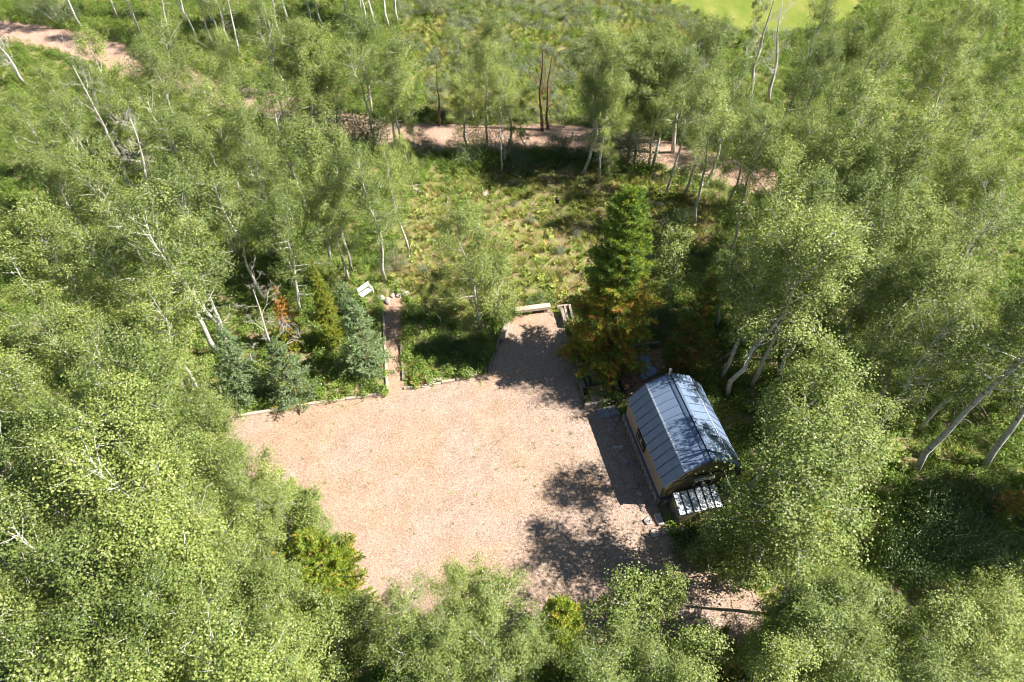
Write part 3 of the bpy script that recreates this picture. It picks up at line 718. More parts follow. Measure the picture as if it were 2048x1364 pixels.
# ------------------------------------------------------------------ shrubs
SHR = [make_shrub(500, 1.2, 1.6, M['shrub_leaf'], 3600), make_shrub(501, 1.1, 1.4, M['willow_leaf'], 3200, .05), make_shrub(502, .8, .9, M['shrub_leaf'], 2200), make_shrub(503, .55, .6, M['sage_leaf'], 1600, .035)]
SHL = [
 (655, 272, 2.1, 0, 'dark shrub at the foot of the road edge clump left of the meadow'), (703, 284, 2.0, 1, 'greyish shrub between the trunks of the left road edge clump'), (745, 288, 1.9, 0, 'shrub right of the left road edge clump'),
 (612, 252, 1.6, 1, 'roadside shrub left of the left road edge clump'), (850, 300, 1.1, 1, 'low shrub where the road comes out behind the clumps'), (1110, 300, 1.1, 0, 'shrub in front of the bare twin trunks'), (1150, 300, 1.2, 1, 'pale shrub on the near road verge beside the bare trunks'),
 (945, 318, 1.5, 0, 'dark bushy willow beside the road, left lobe'), (990, 305, 1.5, 1, 'dark bushy willow beside the road, right lobe'),
 (1035, 330, 1.0, 1, 'grey green shrub right of the dark willow'), (1220, 330, 1.6, 0, 'dark shrub under the trees at the right road edge'), (1275, 330, 1.5, 0, 'second dark shrub under the trees at the right road edge'),
 (1180, 275, 1.3, 0, 'shaded shrub on the far road edge behind the bare twin trunks'), (120, 45, 1.9, 1, 'round grey green bush on the far verge at upper left'), (70, 30, 1.3, 0, 'small bush beyond the road at the top left'),
 (790, 540, 1.0, 1, 'low shrub with reddish leaves left of the path end'), (1345, 470, 1.2, 0, 'dark green shrub behind the tall pine'), (1085, 605, .8, 2, 'low green shrub behind the bleached bench log'),
 (1060, 612, .7, 2, 'second low green shrub behind the bleached bench log'), (1345, 1115, 1.1, 2, 'shaded low shrub in front of the lean-to'), (1395, 1135, 1.0, 2, 'second shaded low shrub in front of the lean-to'),
 (1300, 650, 1.2, 1, 'pale shrub between the two big pines'), (1850, 1080, 1.7, 0, 'large dark shrub in the shaded right understorey'), (1930, 1120, 1.6, 0, 'lowest dark shrub in the shaded right understorey'),
 (1800, 1130, 1.4, 0, 'dark shrub left in the shaded right understorey'), (1960, 1000, 1.4, 2, 'sunlit shrub above the shaded right understorey'), (1880, 1000, 1.3, 2, 'sunlit green shrub below the leaning trunk'),
 (900, 690, 1.0, 2, 'dark leafy shrub under the lone aspen, left'), (940, 700, 1.0, 2, 'dark leafy shrub under the lone aspen, right'), (860, 700, .9, 2, 'dark leafy shrub nearest the path under the lone aspen'),
 (1120, 500, .8, 3, 'grey sage mound left of the tall pine'), (1060, 445, .8, 3, 'grey sage mound by the birdhouse pole'), (1030, 410, .6, 3, 'small sage mound at the back of the near meadow'),
 (1155, 465, .9, 3, 'broad sage mound against the tall pine'), (845, 545, .8, 3, 'grey sage mound above the path end'), (1130, 85, 1.1, 3, 'single round sage bush on the bare strip of the far meadow'),
 (870, 30, 1.4, 1, 'round bright bush at the left end of the far meadow'), (905, 60, 1.1, 3, 'sage bush at the lower left of the far meadow'), (1180, 800, .0, 2, ''), (1010, 85, 1.3, 3, 'sage bush in the middle of the far meadow')]
for i, (px, py, s, v, lab) in enumerate(SHL):
    if not lab: continue
    p = push_out(P(px, py)); o = place('shrub', SHR[v], ('stems', 'foliage'), (p.x, p.y, ground_z(p.x, p.y)), i*1.9, s)
    tag(o, lab, 'shrub', 'shrubs around the yard and meadow')

# ------------------------------------------------------------------ ground cover (nobody could count it)
def proto(name, V, F, m):
    o = bpy.data.objects.new(name, np_mesh(name, V, F, m)); return o
def blades(seed, n, h, w, spread, m, name):
    rng = np.random.default_rng(seed); az = rng.uniform(0, 6.28, n); r = spread*np.sqrt(rng.random(n))
    b = np.stack([r*np.cos(az), r*np.sin(az), np.zeros(n)], 1); out_ = np.stack([np.cos(az), np.sin(az), np.zeros(n)], 1)
    hh = h*rng.uniform(.5, 1.2, n)[:, None]; tip = b+out_*hh*rng.uniform(.4, 1.2, (n, 1))+np.array([0, 0, 1])*hh
    sd_ = np.stack([-np.sin(az), np.cos(az), np.zeros(n)], 1)*w/2; mid = b*.5+tip*.5-out_*hh*.1
    V = np.stack([b-sd_, b+sd_, mid+sd_*.8, tip, mid-sd_*.8], 1).reshape(-1, 3)
    return proto(name, V, np.arange(n*5).reshape(n, 5), m)
def rosette(seed, n, h, L, m, name, spread=.2):
    rng = np.random.default_rng(seed); az = rng.uniform(0, 6.28, n); r = spread*np.sqrt(rng.random(n))
    c = np.stack([r*np.cos(az), r*np.sin(az), h*rng.uniform(.15, 1, n)*(1-.4*r/spread)], 1)
    nrm = unit(np.stack([np.cos(az)*.5, np.sin(az)*.5, np.full(n, .8)], 1)+rng.normal(size=(n, 3))*.4)
    V, F = kite_leaves(c, nrm, L*rng.uniform(.6, 1.3, n), rng, .5); return proto(name, V, F, m)
def coll(name, objs):
    c = bpy.data.collections.new(name)
    for o in objs: c.objects.link(o)
    return c
def scatter(name, pts, collection, nk, smin, smax, label, cat):
    n = len(pts); me = bpy.data.meshes.new(name); me.vertices.add(n)
    co = np.array([(x, y, ground_z(x, y)) for x, y in pts], dtype=np.float32); me.vertices.foreach_set('co', co.ravel())
    a = me.attributes.new('rot', 'FLOAT_VECTOR', 'POINT'); rot = np.zeros((n, 3), np.float32); rot[:, 2] = NR.uniform(0, 6.28, n); rot[:, :2] = NR.normal(0, .08, (n, 2)); a.data.foreach_set('vector', rot.ravel())
    a = me.attributes.new('scl', 'FLOAT', 'POINT'); a.data.foreach_set('value', NR.uniform(smin, smax, n).astype(np.float32))
    a = me.attributes.new('pick', 'INT', 'POINT'); a.data.foreach_set('value', NR.integers(0, nk, n).astype(np.int32))
    ng = bpy.data.node_groups.new(name, 'GeometryNodeTree')
    ng.interface.new_socket('Geometry', in_out='INPUT', socket_type='NodeSocketGeometry'); ng.interface.new_socket('Geometry', in_out='OUTPUT', socket_type='NodeSocketGeometry')
    gi = ng.nodes.new('NodeGroupInput'); go = ng.nodes.new('NodeGroupOutput')
    mp_ = ng.nodes.new('GeometryNodeMeshToPoints'); ip = ng.nodes.new('GeometryNodeInstanceOnPoints'); ci = ng.nodes.new('GeometryNodeCollectionInfo')
    ci.inputs[0].default_value = collection; ci.inputs['Separate Children'].default_value = True; ci.inputs['Reset Children'].default_value = True
    def attr(nm, t):
        q = ng.nodes.new('GeometryNodeInputNamedAttribute'); q.data_type = t; q.inputs['Name'].default_value = nm
        return [s for s in q.outputs if s.enabled and s.name == 'Attribute'][0]
    e2r = ng.nodes.new('FunctionNodeEulerToRotation')
    lk = ng.links.new
    lk(gi.outputs[0], mp_.inputs['Mesh']); lk(mp_.outputs[0], ip.inputs['Points']); lk(ci.outputs[0], ip.inputs['Instance'])
    ip.inputs['Pick Instance'].default_value = True
    lk(attr('pick', 'INT'), ip.inputs['Instance Index']); lk(attr('rot', 'FLOAT_VECTOR'), e2r.inputs[0]); lk(e2r.outputs[0], ip.inputs['Rotation']); lk(attr('scl', 'FLOAT'), ip.inputs['Scale'])
    lk(ip.outputs[0], go.inputs[0])
    o = mesh_obj(name, me); md = o.modifiers.new('scatter', 'NODES'); md.node_group = ng
    return tag(o, label, cat, kind='stuff')
GRASS = coll('grass_kinds', [blades(1, 26, .27, .022, .13, M['grass'], 'grass_tuft'), blades(2, 22, .34, .02, .16, M['grass'], 'grass_tuft'), blades(3, 30, .26, .022, .18, M['grass'], 'grass_tuft')])
DRY = coll('dry_kinds', [blades(4, 22, .34, .018, .14, M['dry_grass'], 'dry_tuft'), blades(5, 18, .26, .02, .16, M['dry_grass'], 'dry_tuft')])
FORB = coll('forb_kinds', [rosette(6, 60, .55, .10, M['forb'], 'forb', .26), rosette(7, 46, .4, .12, M['forb'], 'forb', .22), rosette(8, 70, .75, .085, M['forb'], 'forb', .24)])
MULE = coll('mule_kinds', [rosette(9, 26, .34, .17, M['forb_yellow'], 'broad_leaf', .2), rosette(10, 18, .28, .15, M['forb_yellow'], 'broad_leaf', .16)])
def sage(seed, name): 
    rng = np.random.default_rng(seed); n = 260; d = unit(rng.normal(size=(n, 3))); d[:, 2] = np.abs(d[:, 2])
    c = d*np.array([.36, .36, .42])*rng.uniform(.6, 1.05, (n, 1)); V, F = kite_leaves(c, unit(d+rng.normal(size=(n, 3))*.5), .055*rng.uniform(.7, 1.3, n), rng, .5)
    return proto(name, V, F, M['sage_leaf'])
SAGE = coll('sage_kinds', [sage(11, 'sage_mound'), sage(12, 'sage_mound')])
WEED = coll('weed_kinds', [blades(13, 9, .09, .018, .05, M['grass'], 'weed'), blades(14, 7, .07, .02, .04, M['dry_grass'], 'weed'), rosette(15, 7, .03, .06, M['forb'], 'weed', .06)])

NEARM = poly_px([(770, 545), (810, 470), (830, 400), (880, 350), (1000, 330), (1150, 330), (1330, 360), (1420, 400), (1440, 480), (1340, 560), (1300, 640), (1140, 640), (1100, 615), (1020, 628), (900, 640), (830, 600)])
FARM = poly_px([(790, -20), (1330, -20), (1500, 60), (1330, 120), (1130, 180), (1130, 250), (870, 250), (840, 150), (800, 60)])
def cand(n, x0, x1, y0, y1): return NR.uniform(x0, x1, n), NR.uniform(y0, y1, n)
def free(X, Y, pad):
    ok = np.ones(len(X), bool)
    for pl in (YARD, PATH, PATIO, SHED, LEAN, FIELD): ok &= ~np_inside(pl, X, Y)
    for r in ROADC: ok &= np_poly_dist(r, X, Y, False) > 1.75
    return ok
def view_trim(X, Y):
    return (np.abs(X) < 6+.80*np.hypot(Y, 20)) & (Y > 4)
X, Y = cand(95000, -56, 56, 4, 76); ok = free(X, Y, 0) & view_trim(X, Y); X, Y = X[ok], Y[ok]
nm_ = np_inside(NEARM, X, Y); fm_ = np_inside(FARM, X, Y)
g1 = gnoise(X, Y, .35, 20); g2 = gnoise(X, Y, .22, 41); rnd = NR.random(len(X))
forest = ~nm_ & ~fm_
sel = lambda m: list(zip(X[m], Y[m]))
scatter('meadow_grass', sel((nm_ & (g1 > -.1) & (rnd < .5)) | (fm_ & (rnd < .6)) | (forest & (rnd < .22))), GRASS, 3, .7, 1.3, 'green grass growing in the meadow and under the trees', 'grass')
scatter('dry_grass', sel((nm_ & (g1 < .25) & (rnd > .62)) | (fm_ & (g2 > .12) & (rnd > .8))), DRY, 2, .7, 1.3, 'straw coloured dry grass between the green meadow tufts', 'dry grass')
scatter('leafy_ground_cover', sel((forest & (rnd > .3) & (rnd < .95)) | (nm_ & (g2 > .25) & (rnd > .75)) | (fm_ & (g1 > .05) & (rnd > .45) & (rnd < .8))), FORB, 3, .7, 1.35, 'leafy green ground cover under the aspens', 'ground cover')
scatter('broad_leaved_plants', sel((nm_ & (g2 < .05) & (rnd < .2)) | (nm_ & (rnd < .04))), MULE, 2, .7, 1.3, 'pale yellow green broad leaved plants dotted through the near meadow', 'wild plants')
X, Y = cand(9000, -16, 36, 40, 76); ok = free(X, Y, 0) & np_inside(FARM, X, Y) & (gnoise(X, Y, .18, 7) > -.18); X, Y = X[ok][:1000], Y[ok][:1000]
scatter('sagebrush', list(zip(X, Y)), SAGE, 2, .6, 1.7, 'grey green sagebrush covering the far meadow', 'sagebrush')
X, Y = cand(9000, -18, 9, 8, 27); ok = np_inside(YARD, X, Y); X, Y = X[ok], Y[ok]
dd = np_poly_dist(YARD, X, Y); keep = (NR.random(len(X)) < np.where(dd < .5, .5, .10)*np.where(gnoise(X, Y, .3, 3) > -.1, 1, .2))
scatter('gravel_weeds', list(zip(X[keep], Y[keep])), WEED, 3, .6, 1.3, 'tiny weeds sprouting through the gravel yard', 'weeds')
LIT = coll('litter_kinds', [rosette(30+i, 14, .02, .06, M['dead_leaf'], 'fallen_leaves', .3) for i in range(2)])
X, Y = cand(2600, 5, 18, 7, 26); ok = free(X, Y, 0) & (gnoise(X, Y, .5, 13) > 0); X, Y = X[ok], Y[ok]
scatter('leaf_litter', list(zip(X, Y)), LIT, 2, .7, 1.3, 'brown fallen leaves on the ground around the shed', 'leaf litter')

# ------------------------------------------------------------------ the shed
shed = empty('garden_shed', SH_C, SH_TH)
tag(shed, 'tan shed with blue grey gambrel metal roof on the right of the gravel yard', 'shed')
hw, hl = SH_W/2, SH_L/2
EZ, KZ, RZ, KI, PZ = 1.874, 2.864, 3.425, .83, .62
wl = hl-.09; ww = hw-.05
prof = [(-ww, .3), (-ww, EZ-.02), (-ww+KI-.02, KZ-.05), (0, RZ-.06), (ww-KI+.02, KZ-.05), (ww, EZ-.02), (ww, .3)]
mb = MB(); n = len(prof)
mb.add([(x, -wl+.04, z) for x, z in prof]+[(x, wl, z) for x, z in prof], [tuple(range(n)), tuple(range(n, 2*n))[::-1]]+[(i, n+i, n+(i+1) % n, (i+1) % n) for i in range(n)])
mb.build('wall', M['tan_wall'], shed)
mb = MB(); mb.box((0, 0, PZ/2-.06), (SH_W-.02, SH_L-.14, PZ+.08)); mb.build('plinth', M['grey_wall'], shed)
mb = MB(); mb.box((-hw-.005, 0, PZ+.035), (.1, SH_L-.1, .05)); mb.box((0, -hl-.005, PZ+.035), (SH_W, .1, .05)); mb.build('plinth_ledge', M['roof_trim'], shed)
def stone_mesh(seed, sx, sy, sz):
    rng = np.random.default_rng(seed); mb = MB(); import bmesh
    bm = bmesh.new(); bmesh.ops.create_icosphere(bm, subdivisions=1, radius=.5)
    for v in bm.verts:
        k = 1+rng.normal()*.09; v.co = Vector((math.copysign(abs(v.co.x*2)**.7, v.co.x)*.5*sx*k, math.copysign(abs(v.co.y*2)**.7, v.co.y)*.5*sy*k, math.copysign(abs(v.co.z*2)**.7, v.co.z)*.5*sz*k))
    me = bpy.data.meshes.new('stone'); bm.to_mesh(me); bm.free(); me.materials.append(M['stone']); return me
SM = [stone_mesh(600+i, .34, .14, .27) for i in range(5)]
rs = random.Random(9)
for row in range(2):
    y = -hl+.14+row*.12
    while y < hl-.1:
        w = rs.uniform(.75, 1.25); o = mesh_obj('stone', rs.choice(SM), shed, (-hw-.0, y+.16*w, .17+row*.27)); o.rotation_euler = (0, 0, math.pi/2); o.scale = (w, 1, rs.uniform(.9, 1.1)); y += .34*w+.015
    x = -hw+.15+row*.1
    while x < hw-.15:
        w = rs.uniform(.75, 1.25); o = mesh_obj('stone', rs.choice(SM), shed, (x+.16*w, -hl-.0, .17+row*.27)); o.scale = (w, 1, rs.uniform(.9, 1.1)); x += .34*w+.015
# gable boards (front)
def half_w(z):
    if z < EZ: return ww
    if z < KZ: return ww-(z-EZ)/(KZ-EZ)*KI
    return (ww-KI)*(RZ-z)/(RZ-KZ)
z = PZ+.07; bh = .155
while z < RZ-.16:
    a, b = half_w(z)-.01, max(half_w(z+bh)-.01, .03)
    if abs(z+bh/2-(KZ-.42)) > .0:
        mb = MB(); yb, yt = -wl-.004, -wl+.03
        mb.add([(-a, yb-.012, z), (a, yb-.012, z), (b, yb+.006, z+bh-.008), (-b, yb+.006, z+bh-.008), (-a, yt, z), (a, yt, z), (b, yt, z+bh-.008), (-b, yt, z+bh-.008)],
               [(0, 1, 2, 3), (7, 6, 5, 4), (0, 4, 5, 1), (1, 5, 6, 2), (2, 6, 7, 3), (3, 7, 4, 0)])
        mb.build('siding_board', M['olive_board'], shed)
    z += bh
mb = MB(); mb.box((0, -wl-.045, EZ+.30), (2*half_w(EZ+.30)-.02, .06, .05)); mb.build('gable_ledge', M['dark_trim'], shed)
for sx in (-1, 1):
    mb = MB(); mb.box((sx*(ww-.03), -wl-.03, (EZ+PZ)/2+.05), (.1, .05, EZ-PZ-.06)); mb.build('corner_board', M['dark_trim'], shed)
# roof: one object per standing seam panel
NP = 11; pw = SH_L/NP
slopes = [((-hw, EZ), (-hw+KI, KZ)), ((-hw+KI, KZ), (-.03, RZ)), ((.03, RZ), (hw-KI, KZ)), ((hw-KI, KZ), (hw, EZ))]
def panel_mesh(s, pw, th=.03, seam=.032, sw=.024):
    (x0, z0), (x1, z1) = s; d = Vector((x1-x0, 0, z1-z0)); L = d.length; d.normalize(); nrm = Vector((-d.z, 0, d.x))
    Mx = Matrix((d, Vector((0, 1, 0)), nrm)).transposed(); mb = MB(); c = Vector(((x0+x1)/2, 0, (z0+z1)/2))
    mb.box(c+nrm*(th/2), (L-.012, pw-.006, th), M=Mx)
    mb.box(c+nrm*(th+seam/2-.001)+Vector((0, pw/2-.014, 0)), (L-.014, sw, seam), M=Mx, mi=1)
    return mb.mesh('roof_panel', [M['roof'], M['roof_trim']])
for s in slopes:
    me = panel_mesh(s, pw)
    for i in range(NP): mesh_obj('roof_panel', me, shed, (0, -hl+pw*(i+.5), 0))
mb = MB()
for sx in (-1, 1):
    d = Vector((sx*(hw-KI), 0, KZ-RZ)).normalized(); nrm = Vector((-d.z*sx, 0, abs(d.x)))
    Mx = Matrix((d*sx, Vector((0, 1, 0)), nrm)).transposed()
    mb.box(Vector((sx*.075, 0, RZ-.04))+nrm*.066, (.16, SH_L+.04, .012), M=Mx)
mb.build('ridge_cap', M['roof_trim'], shed)
for sx in (-1, 1):
    mb = MB(); mb.box((sx*(hw-KI), 0, KZ+.042), (.07, SH_L+.02, .018), M=Matrix.Rotation(sx*math.radians(38), 3, 'Y')); mb.build('roof_flashing', M['lean_roof'], shed)
for yy in (-hl-.012, hl+.012):
    for s in slopes:
        mb = MB(); (x0, z0), (x1, z1) = s; mb.beam((x0, yy, z0-.03), (x1, yy, z1-.03), .022, .11); mb.build('rake_trim', M['roof_trim'], shed)
# side window (left wall)
def wall_hit(px, py):
    o_ = Vector((0, 0, CAM_H)); d = (P(px, py)-o_); nrm = _b; x = -ww
    t = ((SH_C+_b*x-o_).dot(nrm))/d.dot(nrm); q = o_+d*t; return (q-SH_C).dot(-_a), q.z
wy0, wz0 = wall_hit(1277, 868); wy1, wz1 = wall_hit(1286, 902)
wyc = (wall_hit(1282, 886)[0]); wzc = 1.42
win = MB(); WW, WH = 1.0, .62
for dy, dz, sy, sz in ((0, WH/2, WW, .07), (0, -WH/2, WW, .07), (WW/2-.03, 0, .07, WH), (-WW/2+.03, 0, .07, WH)): win.box((-ww-.03, wyc+dy, wzc+dz), (.09, sy, sz))
wf = win.build('window', M['dark_trim'], shed)
for q in (-1, 1):
    mb = MB(); mb.box((-ww-.012, wyc+q*.225, wzc), (.02, .40, WH-.1)); mb.build('pane', M['glass'], wf)
    mb = MB()
    for dy, dz, sy, sz in ((0, WH/2-.06, .42, .028), (0, -WH/2+.06, .42, .028), (.2, 0, .028, WH-.14), (-.2, 0, .028, WH-.14)): mb.box((-ww-.03, wyc+q*.225+dy, wzc+dz), (.03, sy, sz))
    mb.build('sash', M['cream_sash'], wf)
# gable window
gx, gz = .05, 1.45
win = MB()
for dx, dz, sx, sz in ((0, -.34, .92, .06), (.43, 0, .07, .66), (-.43, 0, .07, .66)): win.box((gx+dx, -wl-.04, gz+dz), (sx, .09, sz))
gw = win.build('window', M['grey_wall'], shed)
mb = MB(); mb.box((gx, -wl-.06, gz+.36), (1.0, .13, .06)); mb.build('window_head', M['white_trim'], gw)
for q in (-1, 1):
    mb = MB(); mb.box((gx+q*.2, -wl-.03, gz), (.36, .02, .60)); mb.build('pane', M['glass'], gw)
mb = MB(); mb.box((gx, -wl-.035, gz), (.04, .04, .62)); mb.build('mullion', M['white_trim'], gw)
mb = MB(); mb.tube([(-.05, hl-.1, RZ-.1), (-.05, hl-.1, RZ+.38)], .045, 8); mb.tube([(-.05, hl-.1, RZ+.38), (-.05, hl-.1, RZ+.45)], .08, 8); mb.build('vent_pipe', M['white_trim'], shed)

# lean-to at the gable
lean = empty('lean_to', shed_pt(-.4, -hl-.58, 0), SH_TH)
tag(lean, 'low lean-to with pale metal roof and black seams against the shed gable', 'lean-to')
LW, LD, HB, HF = 2.12, .96, 1.22, .98
mb = MB(); x, y = LW/2-.05, LD/2-.04
mb.add([(-x, -y, -.02), (x, -y, -.02), (x, y, -.02), (-x, y, -.02), (-x, -y, HF-.03), (x, -y, HF-.03), (x, y, HB-.04), (-x, y, HB-.04)], [(3, 2, 1, 0), (4, 5, 6, 7), (0, 1, 5, 4), (1, 2, 6, 5), (2, 3, 7, 6), (3, 0, 4, 7)])
mb.build('wall', M['grey_wall'], lean)
for i in range(6):
    mb = MB(); mb.box((0, -y-.012, .08+i*.15), (LW-.12, .024, .14)); mb.build('siding_board', M['olive_board'], lean)
sl = math.atan2(HB-HF, LD); n6 = 6; w6 = LW/n6
for i in range(n6):
    mb = MB(); Mx = Matrix.Rotation(sl, 3, 'X'); cx = -LW/2+w6*(i+.5)
    mb.box((cx, 0, (HB+HF)/2), (w6-.004, LD+.08, .025), M=Mx)
    mb.box(Vector((cx-w6/2+.02, 0, (HB+HF)/2))+Mx @ Vector((0, 0, .03)), (.045, LD+.082, .04), M=Mx, mi=1)
    mb.build('roof_panel', [M['lean_roof'], M['black_seam']], lean)
mb = MB()
ang = [2*math.pi*k/16 for k in range(16)]
mb.add([(-x-.016, .1+.17*math.cos(t), .86+.15*math.sin(t)) for t in ang]+[(-x-.002, .1+.17*math.cos(t), .86+.15*math.sin(t)) for t in ang], [tuple(range(16))[::-1]]+[(i, (i+1) % 16, 16+(i+1) % 16, 16+i) for i in range(16)])
mb.build('yellow_disc', M['yellow_paint'], lean)
mb = MB()
for q in range(3): mb.box((x+.25, .1-q*.02, .12+q*.2), (.4-.03*q, .5, .19))
# ------------------------------------------------------------------ stones, slabs, timbers
def rock(px, py, s, lab, group, pale=False, flat=.6, z=0.0, rz=None):
    p = P(px, py, z); me = stone_mesh(int(px*7+py), s, s*rs.uniform(.65, .95), s*flat)
    me.materials[0] = M['pale_stone'] if pale else M['stone']
    o = mesh_obj('rock', me, None, (p.x, p.y, p.z+s*flat*.25+(ground_z(p.x, p.y) if z == 0 else 0))); o.rotation_euler = (0, 0, rz if rz is not None else rs.uniform(0, 6)); return tag(o, lab, 'rock', group)
G1 = 'stones lying along the shed wall'
wallst = [(1222, 842, .36), (1234, 841, .34), (1229, 850, .34), (1238, 849, .16), (1221, 857, .38), (1231, 861, .16), (1224, 872, .16), (1231, 873, .22), (1226, 877, .2), (1230, 895, .26), (1241, 895, .28), (1238, 903, .32), (1245, 899, .2), (1251, 925, .42), (1263, 924, .4),
          (1271, 972, .38), (1279, 988, .38), (1285, 1008, .4), (1286, 1020, .26)]
for i, (x, y, s) in enumerate(wallst):
    rock(x, y, s, f'{"pale" if i in (9, 10, 16) else "grey"} stone, {ORD[i] if i < 15 else ["sixteenth","seventeenth","eighteenth","nineteenth"][i-15]} down the row along the shed wall', G1, i in (9, 10, 16), .4)
rock(1296, 1044, .42, 'pinkish stone at the front corner of the shed stone row', 'stones by the lean-to', True, .5)
rock(1310, 1068, .5, 'large pale stone at the corner of the drive by the lean-to', 'stones by the lean-to', True, .4)
rock(1330, 1062, .42, 'pale stone right of the large corner stone', 'stones by the lean-to', True, .35); rock(1345, 1059, .36, 'flat pale stone in front of the lean-to', 'stones by the lean-to', True, .3)
rock(1362, 1058, .34, 'rightmost flat pale stone in front of the lean-to', 'stones by the lean-to', True, .3)
for px, py, s, lab in [(865, 762, .42, 'grey rock right of the terracotta fire ring'), (880, 760, .36, 'small rock second to the right of the fire ring'), (940, 748, .5, 'dark rock near the white stake'), (728, 770, .42, 'pinkish flat rock left of the path foot'), (757, 782, .36, 'pale rock at the left foot of the path'),
                       (763, 598, .46, 'pale boulder at the top left corner of the garden path'), (812, 590, .52, 'pale boulder at the top right corner of the garden path'), (776, 600, .34, 'pinkish stone in the wall closing the path top'), (786, 592, .42, 'flat stone in the middle of the wall closing the path top'), (798, 592, .4, 'third stone of the wall closing the path top'),
                       (776, 606, .5, 'sandy boulder on the path just below its top wall'), (832, 386, .62, 'brown boulder at the foot of the thin meadow aspen'), (985, 406, .4, 'pale rock in the middle of the near meadow'), (970, 390, .5, 'sandy rock at the back of the near meadow'), (1320, 410, .55, 'pale rock at the right end of the near meadow'),
                       (1243, 722, .3, 'small rock beside the plastic sheet'), (1225, 770, .5, 'grey boulder in the planter bed by the steps'), (1216, 782, .4, 'smaller boulder in the planter bed by the steps')]:
    rock(px, py, s, lab, 'loose rocks around the yard', True, .6)
for i, (px, py) in enumerate([(1207, 827), (1227, 822)]):
    p = P(px, py); mb = MB(); mb.box((0, 0, .03), (.52, .62, .06)); o = mb.build('paving_slab', M['slab'], None, loc=(p.x, p.y, .004)); o.rotation_euler = (0, 0, SH_TH+.05)
    tag(o, ['left grey square paving slab at the shed back corner', 'right grey square paving slab touching the shed back corner'][i], 'paving slab', 'paving slabs at the shed corner')
mb = MB(); mb.box((0, 0, .06), (.30, .62, .14), taper=.06); p = P(1318, 1040); o = mb.build('concrete_block', M['pale_stone'], None, loc=(p.x, p.y, .0)); o.rotation_euler = (0, 0, .25)
tag(o, 'upright pale concrete block beside the lean-to corner', 'block')
mb = MB(); mb.box((0, 0, .14), (.8, .6, .28), taper=.1); q = shed_pt(1.35, -hl-.35); o = mb.build('concrete_step', M['pale_stone'], None, loc=q); o.rotation_euler = (0, 0, SH_TH)
tag(o, 'whitish concrete step at the right of the shed gable', 'step')

def timber(a, b, w, h, lab, group, m='timber', z0=0.0, name='landscape_timber', cat='timber'):
    A, B = P(*a), P(*b); c = (A+B)/2; d = B-A; mb = MB(); L = d.length
    k = 5
    for q in range(1): pass
    vs_, fs = [], []
    for i in range(k+1):
        x = -L/2+L*i/k; jy, jz = rs.uniform(-.012, .012), rs.uniform(-.012, .012)
        vs_ += [(x, -w/2+jy, -.02), (x, w/2+jy, -.02), (x, w/2+jy-.012, h+jz), (x, -w/2+jy+.012, h+jz)]
    for i in range(k):
        o_ = i*4
        fs += [(o_+j, o_+(j+1) % 4, o_+4+(j+1) % 4, o_+4+j)[::-1] for j in range(4)]
    fs += [(0, 1, 2, 3), (4*k+3, 4*k+2, 4*k+1, 4*k)]
    mb.add(vs_, fs); o = mb.build(name, M[m], None, loc=(c.x, c.y, z0)); o.rotation_euler = (0, 0, math.atan2(d.y, d.x))
    return tag(o, lab, cat, group)
GT = 'timbers edging the gravel yard'
timber((478, 833), (590, 815), .16, .14, 'leftmost edging timber at the far left of the yard', GT, 'pale_timber')
timber((592, 813), (690, 800), .16, .14, 'second edging timber below the spruces', GT, 'pale_timber')
timber((692, 799), (768, 789), .16, .13, 'edging timber ending at the left foot of the path', GT, 'pale_timber')
timber((808, 778), (882, 767), .15, .10, 'edging timber below the terracotta fire ring', GT, 'pale_timber')
timber((884, 767), (910, 762), .14, .16, 'short pale edging timber in the shade of the lone aspen', GT, 'pale_timber')
timber((912, 760), (974, 748), .16, .14, 'edging timber ending at the corner of the gravel bay', GT)
timber((978, 745), (988, 708), .16, .16, 'edging timber at the lower left side of the gravel bay', 'timbers edging the gravel bay')
timber((990, 704), (1001, 675), .16, .16, 'edging timber halfway up the left side of the gravel bay', 'timbers edging the gravel bay')
timber((1001, 683), (1016, 650), .3, .3, 'thick weathered log on the left side of the gravel bay', 'timbers edging the gravel bay')
timber((766, 620), (770, 690), .13, .14, 'upper left edging timber of the garden path', 'timbers edging the garden path', 'pale_timber')
timber((770, 692), (775, 784), .13, .14, 'lower left edging timber of the garden path', 'timbers edging the garden path', 'pale_timber')
timber((802, 690), (807, 762), .13, .14, 'lower right edging timber of the garden path', 'timbers edging the garden path')
timber((1014, 632), (1040, 629), .2, .1, 'short low timber left of the bleached bench log', 'timbers edging the gravel bay', 'pale_timber')
# bench log: a squared beam on two blocks
bn = empty('beam_bench', (P(1030, 630)+P(1100, 621))/2, math.atan2((P(1100, 621)-P(1030, 630)).y, (P(1100, 621)-P(1030, 630)).x))
tag(bn, 'bleached squared beam bench across the far end of the gravel bay', 'bench')
L = (P(1100, 621)-P(1030, 630)).length
mb = MB(); mb.box((0, 0, .40), (L, .34, .2)); mb.build('seat', M['pale_timber'], bn)
for s in (-1, 1):
    mb = MB(); mb.box((s*L*.36, 0, .15), (.22, .26, .3)); mb.build('leg', M['timber'], bn)
# stacked timbers at the right of the bay
timber((1122, 625), (1131, 656), .2, .42, 'inner upright stack timber at the far right of the gravel bay', 'timbers at the right of the gravel bay')
timber((1130, 618), (1138, 655), .22, .34, 'middle stack timber at the far right of the gravel bay', 'timbers at the right of the gravel bay', 'pale_timber')
timber((1138, 620), (1149, 668), .16, .5, 'outer pale edging timber at the far right of the gravel bay', 'timbers at the right of the gravel bay', 'pale_timber')
timber((1147, 672), (1156, 738), .18, .4, 'long shaded edging timber under the tall pine', 'timbers at the right of the gravel bay')
timber((1114, 619), (1136, 615), .12, .3, 'short cross timber behind the stacked timbers', 'timbers at the right of the gravel bay', 'pale_timber')
